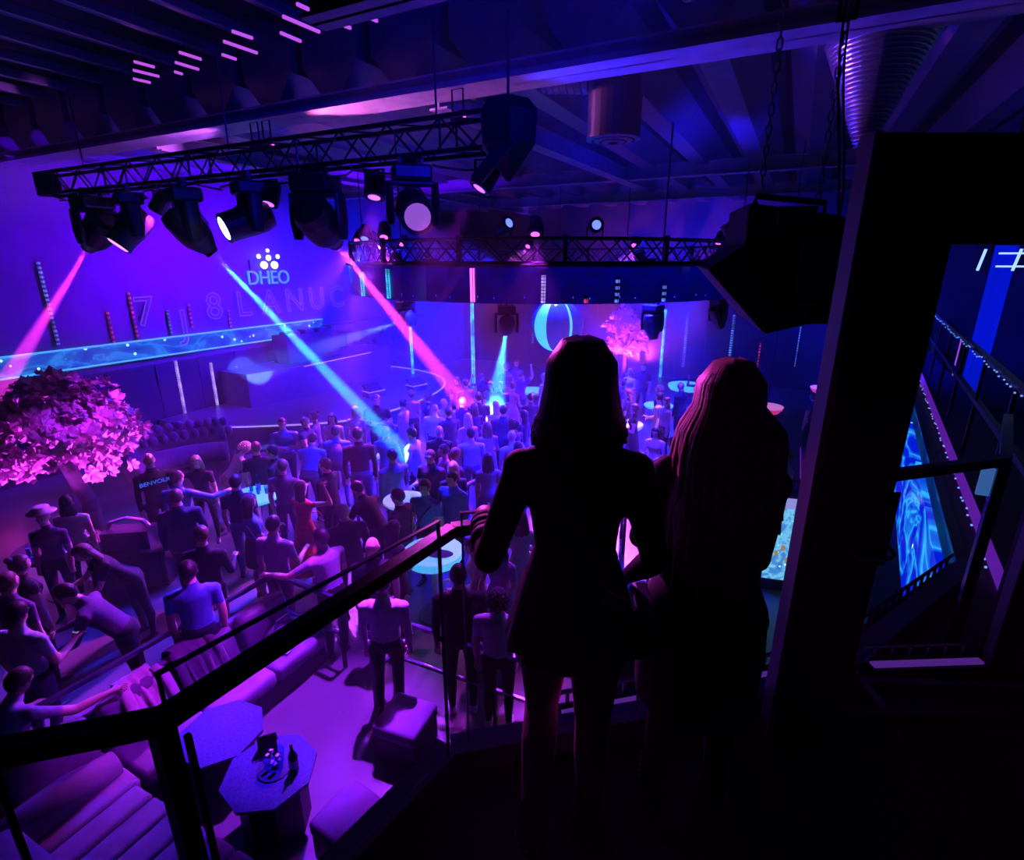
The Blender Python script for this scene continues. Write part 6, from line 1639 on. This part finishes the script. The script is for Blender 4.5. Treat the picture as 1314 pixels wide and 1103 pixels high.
# ---- woman in black with the bob
w1 = atz(724, 1046, 2.95); S1 = 1.70 / 1.72
sight = math.atan2(-w1.x, w1.y); rz1 = sight + R(3)
to_l = Matrix.Rotation(-rz1, 3, 'Z')
hand_w = atz(606, 668, 4.045)
hl = to_l @ (hand_w - w1) / S1
shL = V(-.165, 0, .93 + .455)
grip_w = hl + V(.05, -.05, .035)
aL = ik(shL, grip_w, .285, .25, V(-.4, -.3, -1))
T1 = make_body('body_woman_in_black', True, aL=aL, aR=(D(.28, -.12, -1), D(-.25, .75, -.75)), lL=(D(-.02, .16, -1), D(-.05, -.75, -.75)), lR=(D(.0, .0, -1), D(.0, -.02, -1)), vox=.0095, heels=True, puff=.008, hp=8, hy=10, handcurl=.75, legk=1.18, hipk=.88)
o1_ = bpy.data.objects.new('person', T1['mesh']); COL.objects.link(o1_)
o1_.location = w1; o1_.rotation_euler = (0, 0, rz1); o1_.scale = (S1,) * 3
tag(o1_, 'woman with a dark bob and black jacket holding the handrail', 'person')
jk = mat('black_jacket', (.005, .005, .007), .75, bump=.15, scale=40); pk = mat('pale_pink_trousers', (.5, .24, .3), .7, var=.1, scale=20)
for q in (SK[0], jk, pk, mat('black_boot', (.012, .011, .014), .3), jk, jk, pk, pk, EYEM): T1['mesh'].materials.append(q)
# peplum with a scalloped hem, cuffs, collar
b = MB()
nq = 44
b.rings([(0, 0, 1.2, .128, .1), (0, 0, 1.12, .126, .1), (0, -.01, 1.0, .168, .14), (0, -.015, .88, .2, .168), (0, -.018, .80, .216, .185)], nq, cap=False, wob=lambda k, i: 1 + .012 * (i > 1) * math.sin(k * 2 * PI / nq * 11) * i * .6)
for v in b.bm.verts:
    if v.co.z < .81:
        a = math.atan2(v.co.y, v.co.x); v.co.z += .022 * abs(math.sin(a * 7))
solid(b.obj('jacket_skirt', jk, o1_, smooth=True), .012)
Wl, fdl = T1['hands'][0][0], T1['hands'][0][1]
b = MB()
for k in range(4): b.tube([Wl - fdl * (.02 + .035 * k), Wl - fdl * (.05 + .035 * k)], [.047 + .004 * (k % 2), .05], 12)
b.obj('cuff', jk, o1_, smooth=True)
o_h = T1['head'].translation.copy()
hm1 = mat('bob_hair', (.05, .018, .022), .35, bump=.2, scale=80)
b = MB(); b.ell(o_h + V(0, -.012, .115), (.085, .105, .112)); b.rings([(o_h.x, o_h.y - .03, o_h.z + .1, .088, .085), (o_h.x, o_h.y - .04, o_h.z, .092, .075), (o_h.x, o_h.y - .04, o_h.z - .08, .09, .065)], 20)
locks(b, o_h, .37, 74, -118, 118, .108, .118, .022, 5, .014, .05)
b.obj('hair', hm1, o1_, smooth=True)
# cross-body strap, buckle, small bag on the right hip
b = MB(); b.tube([(-.12, .06, 1.42), (-.115, -.05, 1.425), (-.06, -.13, 1.33), (.03, -.137, 1.2), (.1, -.14, 1.07), (.165, -.14, .98), (.2, -.05, .93), (.2, .05, .93)], .014, 8, flat=(1.2, .45)); st1 = b.obj('bag_strap', BLACKP, o1_)
b = MB()
for a, c in (((-.032, 0, -.016), (.032, 0, -.016)), ((-.032, 0, .016), (.032, 0, .016)), ((-.032, 0, -.016), (-.032, 0, .016)), ((.032, 0, -.016), (.032, 0, .016))): b.bar(a, c, .0045)
bk = b.obj('buckle', ALU, st1); bk.matrix_local = Matrix.Translation((.115, -.158, 1.05)) @ Matrix.Rotation(R(22), 4, 'Y')
MB().box((.235, .05, .84), (.07, .22, .16), bevel=.02).obj('bag', mat('bag_black'), o1_)
# ankle straps with studs on the boots
for s in (0, 1):
    an = [p for p in T1['prims'] if p[3] == 'shin'][s][1]
    sh_ = MB().lathe([(.05, -.01), (.052, 0), (.052, .014), (.05, .02)], 16, Matrix.Translation(an + V(0, 0, .01)), cap=False); ss = sh_.obj('ankle_strap', BLACKP, o1_)
    b = MB()
    for k in range(10): b.ell(an + V(.054 * math.cos(k * .63), .054 * math.sin(k * .63), .017), (.005, .005, .005), sub=1)
    stuff(b.obj('studs', ALU, ss))
    MB().lathe([(.047, 0), (.05, .1), (.046, .11)], 16, Matrix.Translation(an + V(0, -.002, .02)), cap=False).obj('boot_shaft', mat('black_boot'), o1_, smooth=True)

# ---- blonde woman
w2 = atz(872, 1024, 2.95); S2 = 1.63 / 1.72
sight = math.atan2(-w2.x, w2.y); rz2 = sight + R(2)
T2 = make_body('body_blonde_woman', True, aL=(D(-.3, .12, -1), D(.1, 1, .05)), aR=(D(-.02, .12, -1), D(-.2, .9, -.1)), lL=(D(-.02, .0, -1), D(-.01, -.03, -1)), lR=(D(.03, .04, -1), D(.0, -.05, -1)), vox=.0095, heels=True, puff=.008, hp=8, hy=12, wid=.94)
o2_ = bpy.data.objects.new('person', T2['mesh']); COL.objects.link(o2_)
o2_.location = w2; o2_.rotation_euler = (0, 0, rz2); o2_.scale = (S2,) * 3
tag(o2_, 'woman with very long straight blonde hair, dark top and skirt', 'person')
tp2 = mat('dark_knit', (.005, .005, .007), .85, bump=.2, scale=50); sk2 = mat('dark_denim_skirt', (.022, .024, .03), .8, var=.2, scale=18)
ti = mat('black_tights', (.010, .009, .012), .6)
for q in (SK[0], tp2, sk2, mat('black_boot'), tp2, tp2, ti, ti, EYEM): T2['mesh'].materials.append(q)
b = MB(); b.rings([(0, 0, 1.06, .15, .115), (0, -.005, .93, .205, .165), (0, -.005, .75, .218, .178), (0, -.005, .58, .212, .175), (0, -.005, .50, .2, .165)], 36, cap=False, wob=lambda k, i: 1 + .008 * i * math.sin(k * 1.05))
solid(b.obj('skirt', sk2, o2_, smooth=True), .01)
MB().lathe([(.208, -.012), (.212, 0), (.208, .012)], 30, Matrix.Translation((0, -.005, .9)) @ Matrix.Diagonal((1, .82, 1, 1)), cap=False).obj('belt', BLACKP, o2_)
b = MB(); b.rings([(0, 0, 1.16, .15, .118), (0, 0, 1.05, .165, .13), (0, 0, .985, .17, .135)], 30, cap=False); solid(b.obj('top_hem', tp2, o2_, smooth=True), .01)
o_h = T2['head'].translation.copy()
hm2 = mat('long_blonde_hair', (.60, .42, .32), .42, var=.2, scale=40, bump=.2)
b = MB(); b.ell(o_h + V(0, -.012, .115), (.085, .105, .112)); b.rings([(o_h.x, o_h.y - .04, o_h.z + .1, .088, .08), (o_h.x, o_h.y - .06, o_h.z - .03, .1, .07), (o_h.x, o_h.y - .105, o_h.z - .25, .125, .045), (o_h.x + .02, o_h.y - .115, o_h.z - .45, .11, .035), (o_h.x + .03, o_h.y - .11, o_h.z - .56, .07, .02)], 20)
locks(b, o_h, .80, 64, -78, 96, .132, .15, .02, 8, .0165, .16)
locks(b, o_h, .52, 16, -120, -78, .135, .12, .02, 9, .013, .1)
locks(b, o_h, .62, 18, 60, 112, .165, .125, .03, 10, .015, .1)
b.obj('hair', hm2, o2_, smooth=True)
for s in (0, 1):
    an = [p for p in T2['prims'] if p[3] == 'shin'][s][1]
    MB().lathe([(.05, 0), (.056, .13), (.05, .14)], 16, Matrix.Translation(an + V(0, -.002, .0)), cap=False).obj('boot_shaft', mat('black_boot'), o2_, smooth=True)
    b = MB()
    for k in range(5): b.ell(an + V((-.056 if s == 0 else .056), .02 * (k - 2) * .6, .03 + .018 * k), (.006, .006, .006), sub=1)
    stuff(b.obj('studs', ALU, o2_))
Wr, fr_ = T2['hands'][1][0], T2['hands'][1][1]
MB().lathe([(.038, 0), (.04, .01), (.038, .02)], 14, Matrix.Translation(Wr - fr_ * .02) @ rot_to(fr_).to_4x4(), cap=False).obj('bracelet', ALU, o2_)
